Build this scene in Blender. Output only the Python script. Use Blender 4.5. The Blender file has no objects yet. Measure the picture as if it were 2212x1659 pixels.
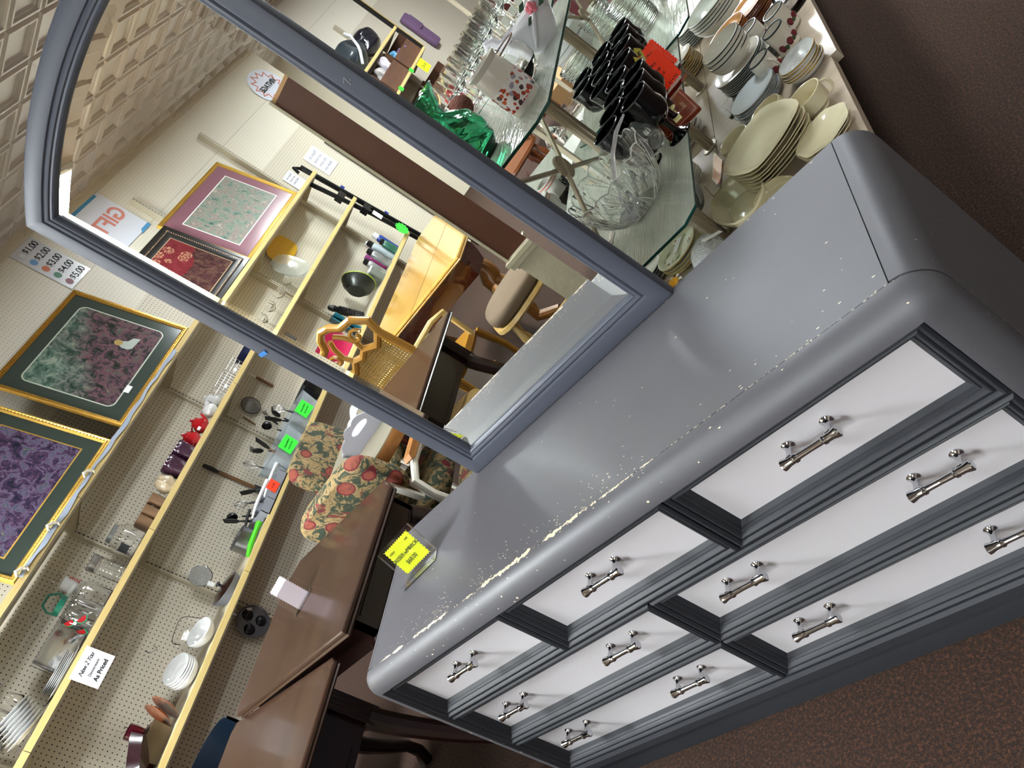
import bpy, bmesh, math, random
from mathutils import Vector, Matrix
random.seed(7)
S = bpy.context.scene
COL = S.collection
PI = math.pi

# ---------------------------------------------------------------- camera, world, lamps, exposure
cam_d = bpy.data.cameras.new('camera'); cam = bpy.data.objects.new('camera', cam_d); COL.objects.link(cam)
cam_d.sensor_width = 36; cam_d.lens = 27.2773; cam_d.clip_start = 0.02; cam_d.clip_end = 60
right = Vector((0.5623, 0.1184, -0.8184)); down = Vector((-0.5603, -0.6733, -0.4824)); fwd = Vector((-0.6082, 0.7298, -0.3123))
m = Matrix((right, -down, -fwd)).transposed().to_4x4(); m.translation = Vector((0.9996, -0.8626, 1.4038))
cam.matrix_world = m
S.camera = cam
W = bpy.data.worlds.new('world'); S.world = W; W.use_nodes = True
W.node_tree.nodes['Background'].inputs[0].default_value = (1.0, 0.97, 0.93, 1); W.node_tree.nodes['Background'].inputs[1].default_value = 0.35
S.view_settings.view_transform = 'Standard'; S.view_settings.look = 'None'; S.view_settings.gamma = 1
S.view_settings.exposure = 1.2
CEIL = 3.04
# fluorescent ceiling panels: (x, y, strength)
LAMPS = [(-2.55, -1.05, 62), (-.45, -3.7, 44), (-1.2, -6.7, 60), (-.35, 2.1, 16), (-1.7, 5.6, 48), (-.6, 9.0, 60), (1.4, -2.6, 9), (1.3, 3.6, 16), (3.6, .4, 5), (2.2, -6, 9), (1.5, 7, 14)]

# ---------------------------------------------------------------- materials
def lin(h):
    if isinstance(h, str):
        c = [int(h[i:i+2], 16)/255 for i in (0, 2, 4)]
    else: c = h
    return [(x/12.92 if x <= .04045 else ((x+.055)/1.055)**2.4) for x in c] + [1]
MC = {}
class NT:
    """small node helper"""
    def __init__(s, name):
        s.m = bpy.data.materials.new(name); s.m.use_nodes = True; s.t = s.m.node_tree; s.n = s.t.nodes; s.b = s.n['Principled BSDF']
    def new(s, typ, **k):
        n = s.n.new(typ)
        for a, v in k.items():
            if a == 'inp':
                for i, x in v.items(): s.put(n, i, x)
            else: setattr(n, a, v)
        return n
    def put(s, n, i, x):
        if isinstance(x, bpy.types.NodeSocket): s.t.links.new(x, n.inputs[i])
        else: n.inputs[i].default_value = x
    def set(s, i, x): s.put(s.b, i, x)
    def math(s, op, a, b=0.0, c=0.0):
        n = s.new('ShaderNodeMath', operation=op); s.put(n, 0, a); s.put(n, 1, b); s.put(n, 2, c); return n.outputs[0]
    def co(s, kind='Object'): return s.new('ShaderNodeTexCoord').outputs[kind]
    def pos(s): return s.new('ShaderNodeNewGeometry').outputs['Position']
    def xyz(s, v):
        n = s.new('ShaderNodeSeparateXYZ'); s.put(n, 0, v); return n.outputs
    def noise(s, v, scale, detail=3, rough=.5, dist=0):
        n = s.new('ShaderNodeTexNoise'); s.put(n, 'Vector', v); s.put(n, 'Scale', scale); s.put(n, 'Detail', detail); s.put(n, 'Roughness', rough); s.put(n, 'Distortion', dist); return n.outputs[0]
    def vor(s, v, scale, feat='F1'):
        n = s.new('ShaderNodeTexVoronoi', feature=feat); s.put(n, 'Vector', v); s.put(n, 'Scale', scale); return n
    def map(s, v, sc=(1, 1, 1), rot=(0, 0, 0), loc=(0, 0, 0)):
        n = s.new('ShaderNodeMapping'); s.put(n, 0, v); n.inputs['Scale'].default_value = sc; n.inputs['Rotation'].default_value = rot; n.inputs['Location'].default_value = loc; return n.outputs[0]
    def ramp(s, f, stops, const=False):
        n = s.new('ShaderNodeValToRGB'); s.put(n, 0, f); r = n.color_ramp
        if const: r.interpolation = 'CONSTANT'
        while len(r.elements) > len(stops): r.elements.remove(r.elements[-1])
        while len(r.elements) < len(stops): r.elements.new(1)
        for e, (p, c) in zip(r.elements, stops): e.position = p; e.color = lin(c)
        return n.outputs[0]
    def mix(s, f, a, b):
        n = s.new('ShaderNodeMix', data_type='RGBA'); s.put(n, 0, f)
        s.put(n, 6, lin(a) if isinstance(a, str) else a); s.put(n, 7, lin(b) if isinstance(b, str) else b); return n.outputs[2]
    def bump(s, h, st=.3, dist=.01):
        n = s.new('ShaderNodeBump'); s.put(n, 'Height', h); n.inputs['Strength'].default_value = st; n.inputs['Distance'].default_value = dist; s.set('Normal', n.outputs[0])

def mat(name, col='808080', rough=.5, metal=0, var=0, vs=8, bump=0, bs=40, coat=0, trans=0, ior=1.45, emit=None, es=1, stretch=(1, 1, 1), alpha=1):
    if name in MC: return MC[name]
    t = NT(name); MC[name] = t.m
    t.set('Base Color', lin(col)); t.set('Roughness', rough); t.set('Metallic', metal); t.set('IOR', ior)
    if trans: t.set('Transmission Weight', trans)
    if coat: t.set('Coat Weight', coat)
    if alpha < 1: t.set('Alpha', alpha)
    if var:
        v = t.map(t.co(), stretch); f = t.noise(v, vs, 4, .6)
        c = lin(col); lo = [x*(1-var) for x in c[:3]]+[1]; hi = [min(1, x*(1+var)) for x in c[:3]]+[1]
        t.set('Base Color', t.mix(f, lo, hi))
    if bump: t.bump(t.noise(t.map(t.co(), stretch), bs, 3), bump)
    if emit: t.set('Emission Color', lin(emit)); t.set('Emission Strength', es)
    return t.m

def wood(name, a, b, rough=.35, sc=6, axis=0, coat=0):
    if name in MC: return MC[name]
    t = NT(name); MC[name] = t.m
    st = [sc*1.5]*3; st[axis] = sc*.12
    v = t.map(t.co(), tuple(st)); f = t.noise(v, 2.5, 6, .65, 1.2)
    t.set('Base Color', t.ramp(f, [(.25, a), (.75, b)])); t.set('Roughness', rough)
    if coat: t.set('Coat Weight', coat); t.set('Coat Roughness', .08)
    return t.m

# grey chalk paint with wear: chips of cream primer along the front seam
def paint(name, chips=True, c='4b4a4e'):
    if name in MC: return MC[name]
    t = NT(name); MC[name] = t.m
    p = t.pos(); x, y, z = t.xyz(p)
    f = t.noise(p, 3.0, 5, .6, .4); cc = lin(c); base = t.mix(f, cc, [q*1.25 for q in cc[:3]]+[1])
    streak = t.noise(t.map(p, (3, 30, 30)), 2, 4); base = t.mix(t.math('MULTIPLY', streak, .3), base, [q*1.5 for q in cc[:3]]+[1])
    t.set('Roughness', t.math('MULTIPLY_ADD', f, .18, .38)); t.set('Specular IOR Level', .4)
    if chips:
        wn = t.noise(p, 170, 3, .7); lo = t.noise(t.map(p, (9, 9, 9)), 1, 3)
        dy = t.math('SUBTRACT', y, .0085); ad = t.math('ABSOLUTE', dy)
        zl = t.math('MAXIMUM', t.math('SUBTRACT', 1, t.math('POWER', t.math('MULTIPLY', t.math('ABSOLUTE', t.math('ADD', x, .2)), 2.0), 4)), 0)
        # the worn seam itself
        wid = t.math('MULTIPLY', t.math('MAXIMUM', t.math('SUBTRACT', t.noise(t.map(p, (26, 26, 26)), 1, 4, .7), .44), 0), t.math('MULTIPLY', zl, .042))
        seam = t.math('LESS_THAN', t.math('ADD', ad, t.math('MULTIPLY', t.math('SUBTRACT', wn, .5), .006)), wid)
        # short scratches, thick near the seam and thinning out towards the mirror
        near = t.math('MAXIMUM', t.math('SUBTRACT', 1, t.math('MULTIPLY', ad, 9)), 0); near = t.math('MULTIPLY', t.math('POWER', near, 2.5), t.math('ADD', t.math('MULTIPLY', zl, .9), .1))
        ks = []
        for rot, sc, th in ((.5, (85, 260, 85), .23), (-.4, (120, 330, 120), .22)):
            v1 = t.vor(t.map(p, sc, (0, 0, rot)), 1); rr = t.xyz(v1.outputs['Color'])[0]
            dens = t.math('MULTIPLY', near, t.math('MULTIPLY', t.math('MAXIMUM', t.math('SUBTRACT', lo, .33), 0), 1.7)); dens = t.math('ADD', t.math('MULTIPLY', dens, t.math('ADD', t.math('MULTIPLY', t.math('GREATER_THAN', y, .002), .85), .15)), .004)
            ks.append(t.math('MULTIPLY', t.math('LESS_THAN', v1.outputs['Distance'], th), t.math('LESS_THAN', rr, dens)))
        big = t.math('GREATER_THAN', t.math('MULTIPLY', t.noise(t.map(p, (30, 70, 70)), 1, 3), t.math('LESS_THAN', y, -.01)), .735)
        kk = t.math('MAXIMUM', t.math('MAXIMUM', seam, big), t.math('MAXIMUM', ks[0], ks[1]))
        crack = t.math('MULTIPLY', t.math('LESS_THAN', t.math('ABSOLUTE', t.math('SUBTRACT', y, .0080)), .0007), t.math('MULTIPLY', t.math('GREATER_THAN', z, .7585), t.math('LESS_THAN', z, .7610)))
        base = t.mix(crack, base, '16161a')
        base = t.mix(kk, base, 'dcc9ac')
    t.set('Base Color', base)
    return t.m
PAINT = paint('grey_paint_worn'); PAINT2 = paint('grey_paint_drawers', False, '292a2e'); PAINT2.node_tree.nodes['Principled BSDF'].inputs['Specular IOR Level'].default_value = .22; PAINT3 = paint('grey_paint_mirror', False, '40434d'); PAINT3.node_tree.nodes['Principled BSDF'].inputs['Specular IOR Level'].default_value = .25
PANEL = mat('pearl_white_paint', 'b8b4b6', .42, 0, .05, 5, 0, 40, stretch=(1, 1, 4))
CHROME = mat('chrome', 'c8c8cc', .08, 1)
MIRROR = mat('mirror_silver', 'f0f2ee', .0, 1)

def pegboard(name, base, hole, pitch=.0254, r=.0034, dark='15130f'):
    t = NT(name); x, y, z = t.xyz(t.pos())
    fy = t.math('SUBTRACT', t.math('FRACT', t.math('DIVIDE', y, pitch)), .5); fz = t.math('SUBTRACT', t.math('FRACT', t.math('DIVIDE', z, pitch)), .5)
    d = t.math('SQRT', t.math('ADD', t.math('MULTIPLY', fy, fy), t.math('MULTIPLY', fz, fz)))
    h = t.math('LESS_THAN', d, r/pitch)
    # panels above head height have finer holes
    up = t.math('GREATER_THAN', z, 2.14); h2 = t.math('LESS_THAN', d, .085); h = t.math('ADD', t.math('MULTIPLY', h, t.math('SUBTRACT', 1, up)), t.math('MULTIPLY', h2, up))
    n = t.noise(t.pos(), 1.3, 3)
    c = t.mix(n, base, 'd6cdba')
    c = t.mix(up, c, t.mix(n, 'ddd6c6', 'e4dece'))
    seam = t.math('LESS_THAN', t.math('ABSOLUTE', t.math('SUBTRACT', z, 2.535)), .003); c = t.mix(t.math('MULTIPLY', seam, .5), c, '8d8676')
    t.set('Base Color', t.mix(h, c, dark)); t.set('Roughness', .55); return t.m
PEG = pegboard('cream_pegboard', 'cdc5b3', '000000')
CARPET = None
t = NT('brown_carpet'); CARPET = t.m
p = t.pos(); f = t.noise(p, 135, 4, .85); f2 = t.noise(p, 2.5, 4)
t.set('Base Color', t.mix(f2, t.ramp(f, [(.36, '0e0704'), (.5, '281509'), (.64, '5a361e')]), t.ramp(f, [(.36, '140a05'), (.5, '321c0f'), (.64, '653e24')]))); t.set('Roughness', .95); t.bump(f, .8, .01)
CEILM = mat('pressed_tin_ceiling', 'c2bcb7', .28, .15, .04, 3)
YELLOW = wood('yellow_wood_edge', 'cdb06c', 'e0c888', .45, 8, 1)
BEIGE = mat('beige_metal', 'b3a98f', .45, .1)
BEIGE2 = mat('beige_post_metal', '9a8d78', .38, .25)
GLASS = mat('clear_glass', 'ffffff', .01, 0, trans=1, ior=1.45)
GLASSR = None
t = NT('cut_crystal'); t.set('Base Color', lin('fafcf8')); t.set('Roughness', .02); t.set('Transmission Weight', 1.0); t.set('IOR', 1.4)
v = t.vor(t.co(), 16, 'DISTANCE_TO_EDGE'); t.bump(t.math('MINIMUM', v.outputs['Distance'], .2), .35, .02); GLASSR = t.m
t = NT('ribbed_glass'); t.set('Base Color', lin('f6faf6')); t.set('Roughness', .03); t.set('Transmission Weight', 1.0)
w = t.new('ShaderNodeTexWave', wave_type='BANDS', bands_direction='Z'); t.put(w, 'Vector', t.co()); t.put(w, 'Scale', 22); t.bump(w.outputs['Fac'], .8, .01); GLASSB = t.m
PLATEGLASS = None
t = NT('shelf_plate_glass'); t.set('Base Color', lin('e4efe6')); t.set('Roughness', .04); t.set('Transmission Weight', .74); t.set('IOR', 1.5)
n = t.noise(t.map(t.pos(), (50, 4, 4), (0, 0, .35)), 3, 4); t.set('Base Color', t.mix(n, 'c4cfc2', 'e9efe2')); t.bump(n, .25, .01); PLATEGLASS = t.m
EDGEGLASS = mat('glass_edge_green', '14403a', .1, 0, trans=.15)
ACRYL = mat('clear_acrylic', 'ffffff', .02, 0, trans=1, ior=1.2)
WHITEC = mat('white_ceramic', 'c9c9c7', .15, coat=.5)
CREAMC = mat('cream_ceramic', 'd8ceac', .18, coat=.5)
BLACKG = mat('black_glass', '050507', .05, coat=.6)
WHITEP = mat('white_paper', 'ececf0', .7)
BLACK = mat('black_ink', '0c0c0e', .6)
STEEL = mat('brushed_steel', 'a9a9a8', .28, 1)
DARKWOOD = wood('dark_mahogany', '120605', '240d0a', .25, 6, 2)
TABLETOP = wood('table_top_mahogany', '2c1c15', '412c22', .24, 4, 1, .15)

TABLETOP.node_tree.nodes['Principled BSDF'].inputs['Specular IOR Level'].default_value = .28
# ---------------------------------------------------------------- mesh builder
class B:
    def __init__(s): s.v = []; s.f = []; s.mi = []; s.k = 0
    def add(s, vs, fs):
        o = len(s.v); s.v += [tuple(v) for v in vs]; s.f += [[i+o for i in f] for f in fs]; s.mi += [s.k]*len(fs); return s
    def box(s, x0, y0, z0, x1, y1, z1, M=None):
        vs = [Vector((x, y, z)) for z in (z0, z1) for y in (y0, y1) for x in (x0, x1)]
        if M: vs = [M @ v for v in vs]
        return s.add(vs, [(0, 2, 3, 1), (4, 5, 7, 6), (0, 1, 5, 4), (1, 3, 7, 5), (3, 2, 6, 7), (2, 0, 4, 6)])
    def cbox(s, c, d, M=None):
        x, y, z = c; a, b, e = d
        return s.box(x-a/2, y-b/2, z-e/2, x+a/2, y+b/2, z+e/2, M)
    def prism(s, poly, z0, z1, M=None, ax='z'):
        n = len(poly)
        def P(a, b, c):
            v = Vector((a, b, c)) if ax == 'z' else (Vector((a, c, b)) if ax == 'y' else Vector((c, a, b)))
            return M @ v if M else v
        vs = [P(a, b, z0) for a, b in poly] + [P(a, b, z1) for a, b in poly]
        return s.add(vs, [list(range(n))[::-1], list(range(n, 2*n))] + [(i, (i+1) % n, n+(i+1) % n, n+i) for i in range(n)])
    def lathe(s, prof, n=28, c=(0, 0, 0), M=None, sq=None, lobes=0, amp=0, ex=1, ey=1, cap=True):
        """profile [(r, z)] turned about z; sq = superellipse power; lobes = scalloped rim"""
        vs = []; fs = []
        for r, z in prof:
            for i in range(n):
                a = 2*PI*i/n; ca, sa = math.cos(a), math.sin(a); k = 1
                if sq: k = (abs(ca)**sq+abs(sa)**sq)**(-1/sq)
                if lobes: k *= 1+amp*math.cos(lobes*a)
                v = Vector((c[0]+r*k*ca*ex, c[1]+r*k*sa*ey, c[2]+z)); vs.append(M @ v if M else v)
        for j in range(len(prof)-1):
            for i in range(n):
                a = j*n+i; b = j*n+(i+1) % n; fs.append((a, b, b+n, a+n))
        if prof[0][0] > 1e-6 and cap: fs.append(list(range(n))[::-1])
        if prof[-1][0] > 1e-6 and cap and not (len(prof) == 2 and prof[0][0] < 1e-6): fs.append([(len(prof)-1)*n+i for i in range(n)])
        return s.add(vs, fs)
    def tube(s, pts, r, n=8, closed=False):
        pts = [Vector(p) for p in pts]; rs = r if isinstance(r, (list, tuple)) else [r]*len(pts); vs = []; fs = []; L = len(pts); up = None
        for i, p in enumerate(pts):
            a = pts[i-1] if (i > 0 or closed) else p; b = pts[(i+1) % L] if (i < L-1 or closed) else p
            d = (b-a).normalized()
            if up is None: up = d.orthogonal().normalized()
            up = (up-d*up.dot(d)).normalized(); q = d.cross(up)
            for j in range(n):
                t_ = 2*PI*j/n; vs.append(p+(up*math.cos(t_)+q*math.sin(t_))*rs[i])
        for i in range(L if closed else L-1):
            for j in range(n):
                a = i*n+j; b = i*n+(j+1) % n; c = ((i+1) % L)*n; fs.append((a, b, c+(j+1) % n, c+j))
        if not closed: fs += [list(range(n))[::-1], [(L-1)*n+j for j in range(n)]]
        return s.add(vs, fs)
    def sphere(s, c, r, n=16, m_=10, e=(1, 1, 1)):
        return s.lathe([(r*math.sin(PI*j/m_)*1+(1e-7), -r*math.cos(PI*j/m_)*e[2]) for j in range(m_+1)], n, c, ex=e[0], ey=e[1])
    def ring(s, outline, prof, fn, closed=True):
        """sweep profile [(inset, height)] along a 2-D outline with mitred corners; fn(u, v, h) -> 3-D"""
        n = len(outline); P = [Vector(o) for o in outline]; rings = []
        area = sum(P[i].x*P[(i+1) % n].y-P[(i+1) % n].x*P[i].y for i in range(n)); sg = 1 if area > 0 else -1
        nor = []
        for i in range(n):
            e1 = (P[i]-P[i-1]).normalized(); e2 = (P[(i+1) % n]-P[i]).normalized()
            if not closed and i == 0: e1 = e2
            if not closed and i == n-1: e2 = e1
            n1 = Vector((-e1.y, e1.x))*sg; n2 = Vector((-e2.y, e2.x))*sg; b = (n1+n2); nor.append(b/max(.2, b.dot(n1)))
        vs = []
        for d, h in prof:
            for i in range(n): q = P[i]+nor[i]*d; vs.append(Vector(fn(q.x, q.y, h)))
        fs = []
        for j in range(len(prof)-1):
            for i in range(n if closed else n-1):
                a = j*n+i; b = j*n+(i+1) % n; fs.append((a, b, b+n, a+n) if sg > 0 else (a+n, b+n, b, a))
        return s.add(vs, fs)
def obj(name, b, mt, parent=None, loc=(0, 0, 0), rot=(0, 0, 0), smooth=True, ang=.6, bev=0):
    me = bpy.data.meshes.new(name); me.from_pydata(b.v, [], b.f); me.update()
    for mm in (mt if isinstance(mt, (list, tuple)) else [mt]): me.materials.append(mm)
    if isinstance(mt, (list, tuple)): me.polygons.foreach_set('material_index', b.mi)
    bm = bmesh.new(); bm.from_mesh(me); bmesh.ops.recalc_face_normals(bm, faces=bm.faces); bm.to_mesh(me); bm.free()
    if smooth:
        me.polygons.foreach_set('use_smooth', [True]*len(me.polygons)); me.set_sharp_from_angle(angle=ang)
    o = bpy.data.objects.new(name, me); COL.objects.link(o); o.location = loc; o.rotation_euler = rot
    if parent: o.parent = parent
    if bev:
        bb = o.modifiers.new('bevel', 'BEVEL'); bb.width = bev; bb.segments = 2; bb.limit_method = 'ANGLE'
    return o
def tag(o, label, cat, group=None):
    o['label'] = label; o['category'] = cat
    if group: o['group'] = group
    return o
def thing(name, label, cat, loc=(0, 0, 0), rotz=0, group=None, rot=None):
    o = bpy.data.objects.new(name, None); COL.objects.link(o); o.location = loc; o.rotation_euler = rot or (0, 0, rotz); o.empty_display_size = .05
    return tag(o, label, cat, group)
def struct(o): o['kind'] = 'structure'; return o
def dup(r, loc, rotz=None, label=None, group=None):
    c = r.copy(); COL.objects.link(c); c.location = loc
    if rotz is not None: c.rotation_euler = (c.rotation_euler[0], c.rotation_euler[1], rotz)
    if label: c['label'] = label
    if group: c['group'] = group
    for ch in list(r.children):
        d = ch.copy(); COL.objects.link(d); d.parent = c
        for g in list(ch.children):
            e = g.copy(); COL.objects.link(e); e.parent = d
    return c
def text(name, s, size, mt, parent, loc, rot=(0, 0, 0), shear=0, bold=0, align='LEFT', space=1, ext=.0003):
    cu = bpy.data.curves.new(name, 'FONT'); cu.body = s; cu.size = size; cu.shear = shear; cu.offset = bold; cu.align_x = align; cu.align_y = 'CENTER'; cu.extrude = ext; cu.space_character = space; cu.space_line = .9
    tmp = bpy.data.objects.new('tmp', cu); COL.objects.link(tmp); dg = bpy.context.evaluated_depsgraph_get(); me = bpy.data.meshes.new_from_object(tmp.evaluated_get(dg)); bpy.data.objects.remove(tmp)
    me.name = name; me.materials.clear(); me.materials.append(mt)
    o = bpy.data.objects.new(name, me); COL.objects.link(o); o.location = loc; o.rotation_euler = rot; o.parent = parent; return o
RZ = lambda a: Matrix.Rotation(a, 4, 'Z')
def MT(loc, rx=0, ry=0, rz=0): return Matrix.Translation(loc) @ Matrix.Rotation(rz, 4, 'Z') @ Matrix.Rotation(ry, 4, 'Y') @ Matrix.Rotation(rx, 4, 'X')

# ================================================================ THE SETTING
WX = -3.62                                     # pegboard wall
struct(obj('floor', B().box(-3.7, -9.2, -.05, 5.2, 14.2, 0), CARPET, smooth=False))
struct(obj('wall_left', B().box(WX-.08, -9.2, 0, WX, 14.2, CEIL+.05), PEG, smooth=False))
WALLP = mat('cream_wall_paint', 'cfc6b4', .6)
struct(obj('wall_right', B().box(5.1, -9.2, 0, 5.2, 14.2, CEIL+.05), WALLP, smooth=False))
struct(obj('wall_front', B().box(WX, -9.2, 0, 5.1, -9.1, CEIL+.05), WALLP, smooth=False))
struct(obj('wall_back', B().box(WX, 14.1, 0, 5.1, 14.2, CEIL+.05), WALLP, smooth=False))
# pressed tiles
tb = B(); T = .2935; prof = [(0, 0), (.010, -.004), (.020, -.012), (.034, -.012), (.042, 0), (.052, 0), (.064, .012)]
tb.box(WX, -9.1, CEIL+.014, 5.1, 14.1, CEIL+.05)
nx = int((5.1-WX)/T)+1; ny = int(23.2/T)+1
for i in range(nx):
    for j in range(ny):
        x0 = -2.255+T*(i-6); y0 = -3.185+T*(j-22)
        if x0 < WX-.28 or x0 > 5.0 or y0 > 14: continue
        near = (x0 < 0.4 and (-8.5 < y0 < -2.2 or 1.4 < y0 < 5.5))
        a0, a1, b0, b1 = max(x0, WX), min(x0+T, 5.1), max(y0, -9.1), min(y0+T, 14.1)
        if a1-a0 < .14 or b1-b0 < .14:
            if a1 > a0 and b1 > b0: tb.add([(a0, b0, CEIL), (a1, b0, CEIL), (a1, b1, CEIL), (a0, b1, CEIL)], [(0, 1, 2, 3)])
            continue
        tb.ring([(a0, b0), (a1, b0), (a1, b1), (a0, b1)], prof if near else [(0, 0), (.042, 0), (.064, .012)], lambda u, v, h: (u, v, CEIL+h))
        d = .064; tb.add([(a0+d, b0+d, CEIL+.012), (a1-d, b0+d, CEIL+.012), (a1-d, b1-d, CEIL+.012), (a0+d, b1-d, CEIL+.012)], [(0, 1, 2, 3)])
struct(obj('ceiling', tb, CEILM, ang=.3))
tr = B().box(WX, -9.1, CEIL-.075, WX+.012, 14.1, CEIL-.0).box(WX, -9.1, CEIL-.02, WX+.03, 14.1, CEIL-.004)
for k in range(60): y = -8.8+k*.38; tr.tube([(WX+.012, y, CEIL-.05), (WX+.035, y+.01, CEIL-.055), (WX+.04, y+.015, CEIL-.035)], .0025, 5)
struct(obj('trim_1', tr, WALLP, smooth=False))
# lamps
LH = mat('lamp_housing_white', 'e8e8e6', .5)
for i, (x, y, s) in enumerate(LAMPS):
    l = thing('ceiling_light', 'fluorescent ceiling panel in the pressed tile ceiling, outside the picture', 'ceiling light', (x, y, CEIL-.03), group='fluorescent ceiling panels')
    obj('frame', B().ring([(-.32, -.62), (.32, -.62), (.32, .62), (-.32, .62)], [(0, .03), (0, 0), (.03, 0), (.03, .02)], lambda u, v, h: (u, v, h)), LH, l, smooth=False)
    obj('diffuser', B().box(-.29, -.59, .004, .29, .59, .012), mat('lamp_glow_%d' % s, 'ffffff', .5, emit=(.955, .985, 1.0), es=s), l, smooth=False)
# slotted uprights along the wall
t = NT('slotted_upright'); x, y, z = t.xyz(t.co())
sl = t.math('LESS_THAN', t.math('FRACT', t.math('DIVIDE', z, .0254)), .62); sl = t.math('MULTIPLY', sl, t.math('LESS_THAN', t.math('ABSOLUTE', y), .0035)); sl = t.math('MULTIPLY', sl, t.math('GREATER_THAN', x, .01))
t.set('Base Color', t.mix(sl, 'bdb49f', '0a0908')); t.set('Roughness', .45); UPR = t.m
n_ = 1
for k in range(-4, 8):
    y = .30+1.22*k; top = 2.74 if y < .5 else 2.34
    if 4.2 < y < 6: continue
    o = obj('trim_%d' % (n_+1), B().box(0, -.018, .05, .055 if y > 7 or y < -3 else .030, .018, top), UPR, loc=(WX, y, 0), smooth=False); struct(o); n_ += 1
# ================================================================ GREY DRESSER
dr = thing('dresser', 'long grey painted dresser with seven white drawer fronts and chrome bar pulls', 'dresser', (0, .2, 0))
Y = -.2     # parts are given in room coordinates and shifted by the base
def dob(name, b, mt, par=dr, **k):
    b.v = [(v[0], v[1]+Y, v[2]) for v in b.v]; return obj(name, b, mt, par, **k)
arc = lambda r, a0, a1, n: [(r*math.cos(a0+(a1-a0)*i/n), r*math.sin(a0+(a1-a0)*i/n)) for i in range(n+1)]
# carcass: sides and rounded ends in one cross section extruded front to back
sec = [(-.79, .10), (-.79, .71)] + [(-.74-.05*math.cos(a), .71+.05*math.sin(a)) for a in [PI/2*i/8 for i in range(1, 8)]] + [(-.7392, .76), (-.7390, .752), (-.7370, .752)]
sec = sec + [(-x, z) for x, z in reversed(sec)]
b = B().prism(sec, .012, .415, ax='y'); dob('carcass', b, PAINT, ang=.5)
dob('top_board', B().box(-.7375, .0084, .745, .7375, .4155, .7600), PAINT, smooth=False)
# rounded front moulding: mitred around left stile, top rail and right stile
U = [(-.79, .10), (-.79, .76), (.79, .76), (.79, .10)]
pr = [(0+.05*(1-math.cos(a)) if 0 else .0, 0) for a in [0]]
pr = [(0.0, -.012)] + [(.048*(1-math.cos(PI/2*i/8)), .004+.042*math.sin(PI/2*i/8)) for i in range(9)] + [(.0485, .030), (.0505, .004), (.056, .0)]
Ur = [(-.79, .10), (-.79, .71)] + [(-.74-.05*math.cos(a), .71+.05*math.sin(a)) for a in [PI/2*i/6 for i in range(1, 6)]] + [(-.74, .76)]
Ur = Ur + [(-x, z) for x, z in reversed(Ur)]
# sweep: outer edge follows the rounded corner, inner edge is square
def ushape(outer, inner, prof):
    bb = B(); n = len(outer); vs = []
    for t_, h in prof:
        for (ax, az), (ix, iz) in zip(outer, inner): vs.append((ax+(ix-ax)*t_, .008-h, az+(iz-az)*t_))
    fs = []
    for j in range(len(prof)-1):
        for i in range(n-1): a = j*n+i; fs.append((a, a+1, a+n+1, a+n))
    return bb.add(vs, fs)
inn = [(-.741, .10), (-.741, .71)] + [(-.741, .712)]*5 + [(-.739, .712)]; inn = inn + [(-x, z) for x, z in reversed(inn)]
pf = [(.10, -.0004), (0, 0)] + [(1-math.cos(PI/2*i/8), .044*math.sin(PI/2*i/8)) for i in range(1, 9)] + [(1.0, .03), (1.0, -.004)]
dob('front_moulding', ushape(Ur, inn, pf), PAINT, ang=.7)
dob('face_board', B().box(-.745, .006, .10, .745, .02, .715), PAINT2, smooth=False)
# base plinth with a cove
bp = [(.415, 0), (.415, .12), (.012, .125), (-.018, .125), (-.020, .116), (.006, .104), (.016, .085), (.017, .062), (.010, .052), (-.004, .046), (-.008, .036), (-.008, 0)]
dob('plinth', B().prism([(a, c) for a, c in bp], -.735, .735, ax='x'), PAINT2, ang=.5)
dob('bottom_rail', B().prism([(.012, .100), (-.030, .100), (-.036, .108), (-.036, .132), (-.03, .139), (.012, .139)], -.745, .745, ax='x'), PAINT2, ang=.5)
# drawers: stepped bead mouldings around a white panel
def bead(d0, w, h0, h1): return [(d0+w*i/5, h0+(h1-h0)*i/5+.0052*math.sin(PI*i/5)) for i in range(6)]
dp = [(0, -.004), (0, .024)] + bead(.0005, .011, .026, .024) + bead(.0120, .010, .021, .019)[0:] + bead(.0225, .006, .0135, .011)[1:] + [(.0290, .0108), (.0355, .003), (.0362, .0008)]
def pull():
    h = B()
    for sx in (-.0365, .0365):
        h.lathe([(.0105, 0), (.0107, .002), (.0078, .0045), (.0052, .009), (.0048, .018), (.0058, .024), (.0080, .029)], 20, M=MT((sx, 0, 0), PI/2))
    for sx in (-1, 1):
        h.lathe([(0, -.053), (.0075, -.053), (.0098, -.0512), (.0092, -.047), (.0074, -.040), (.0070, -.030), (.0083, -.0285), (.0074, -.027), (.0083, -.0255), (.0074, -.024), (.0056, -.022), (.0052, 0)], 20, M=MT((0, -.0325, .0), 0, -PI/2*sx))
    return h
PULL = pull()
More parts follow.
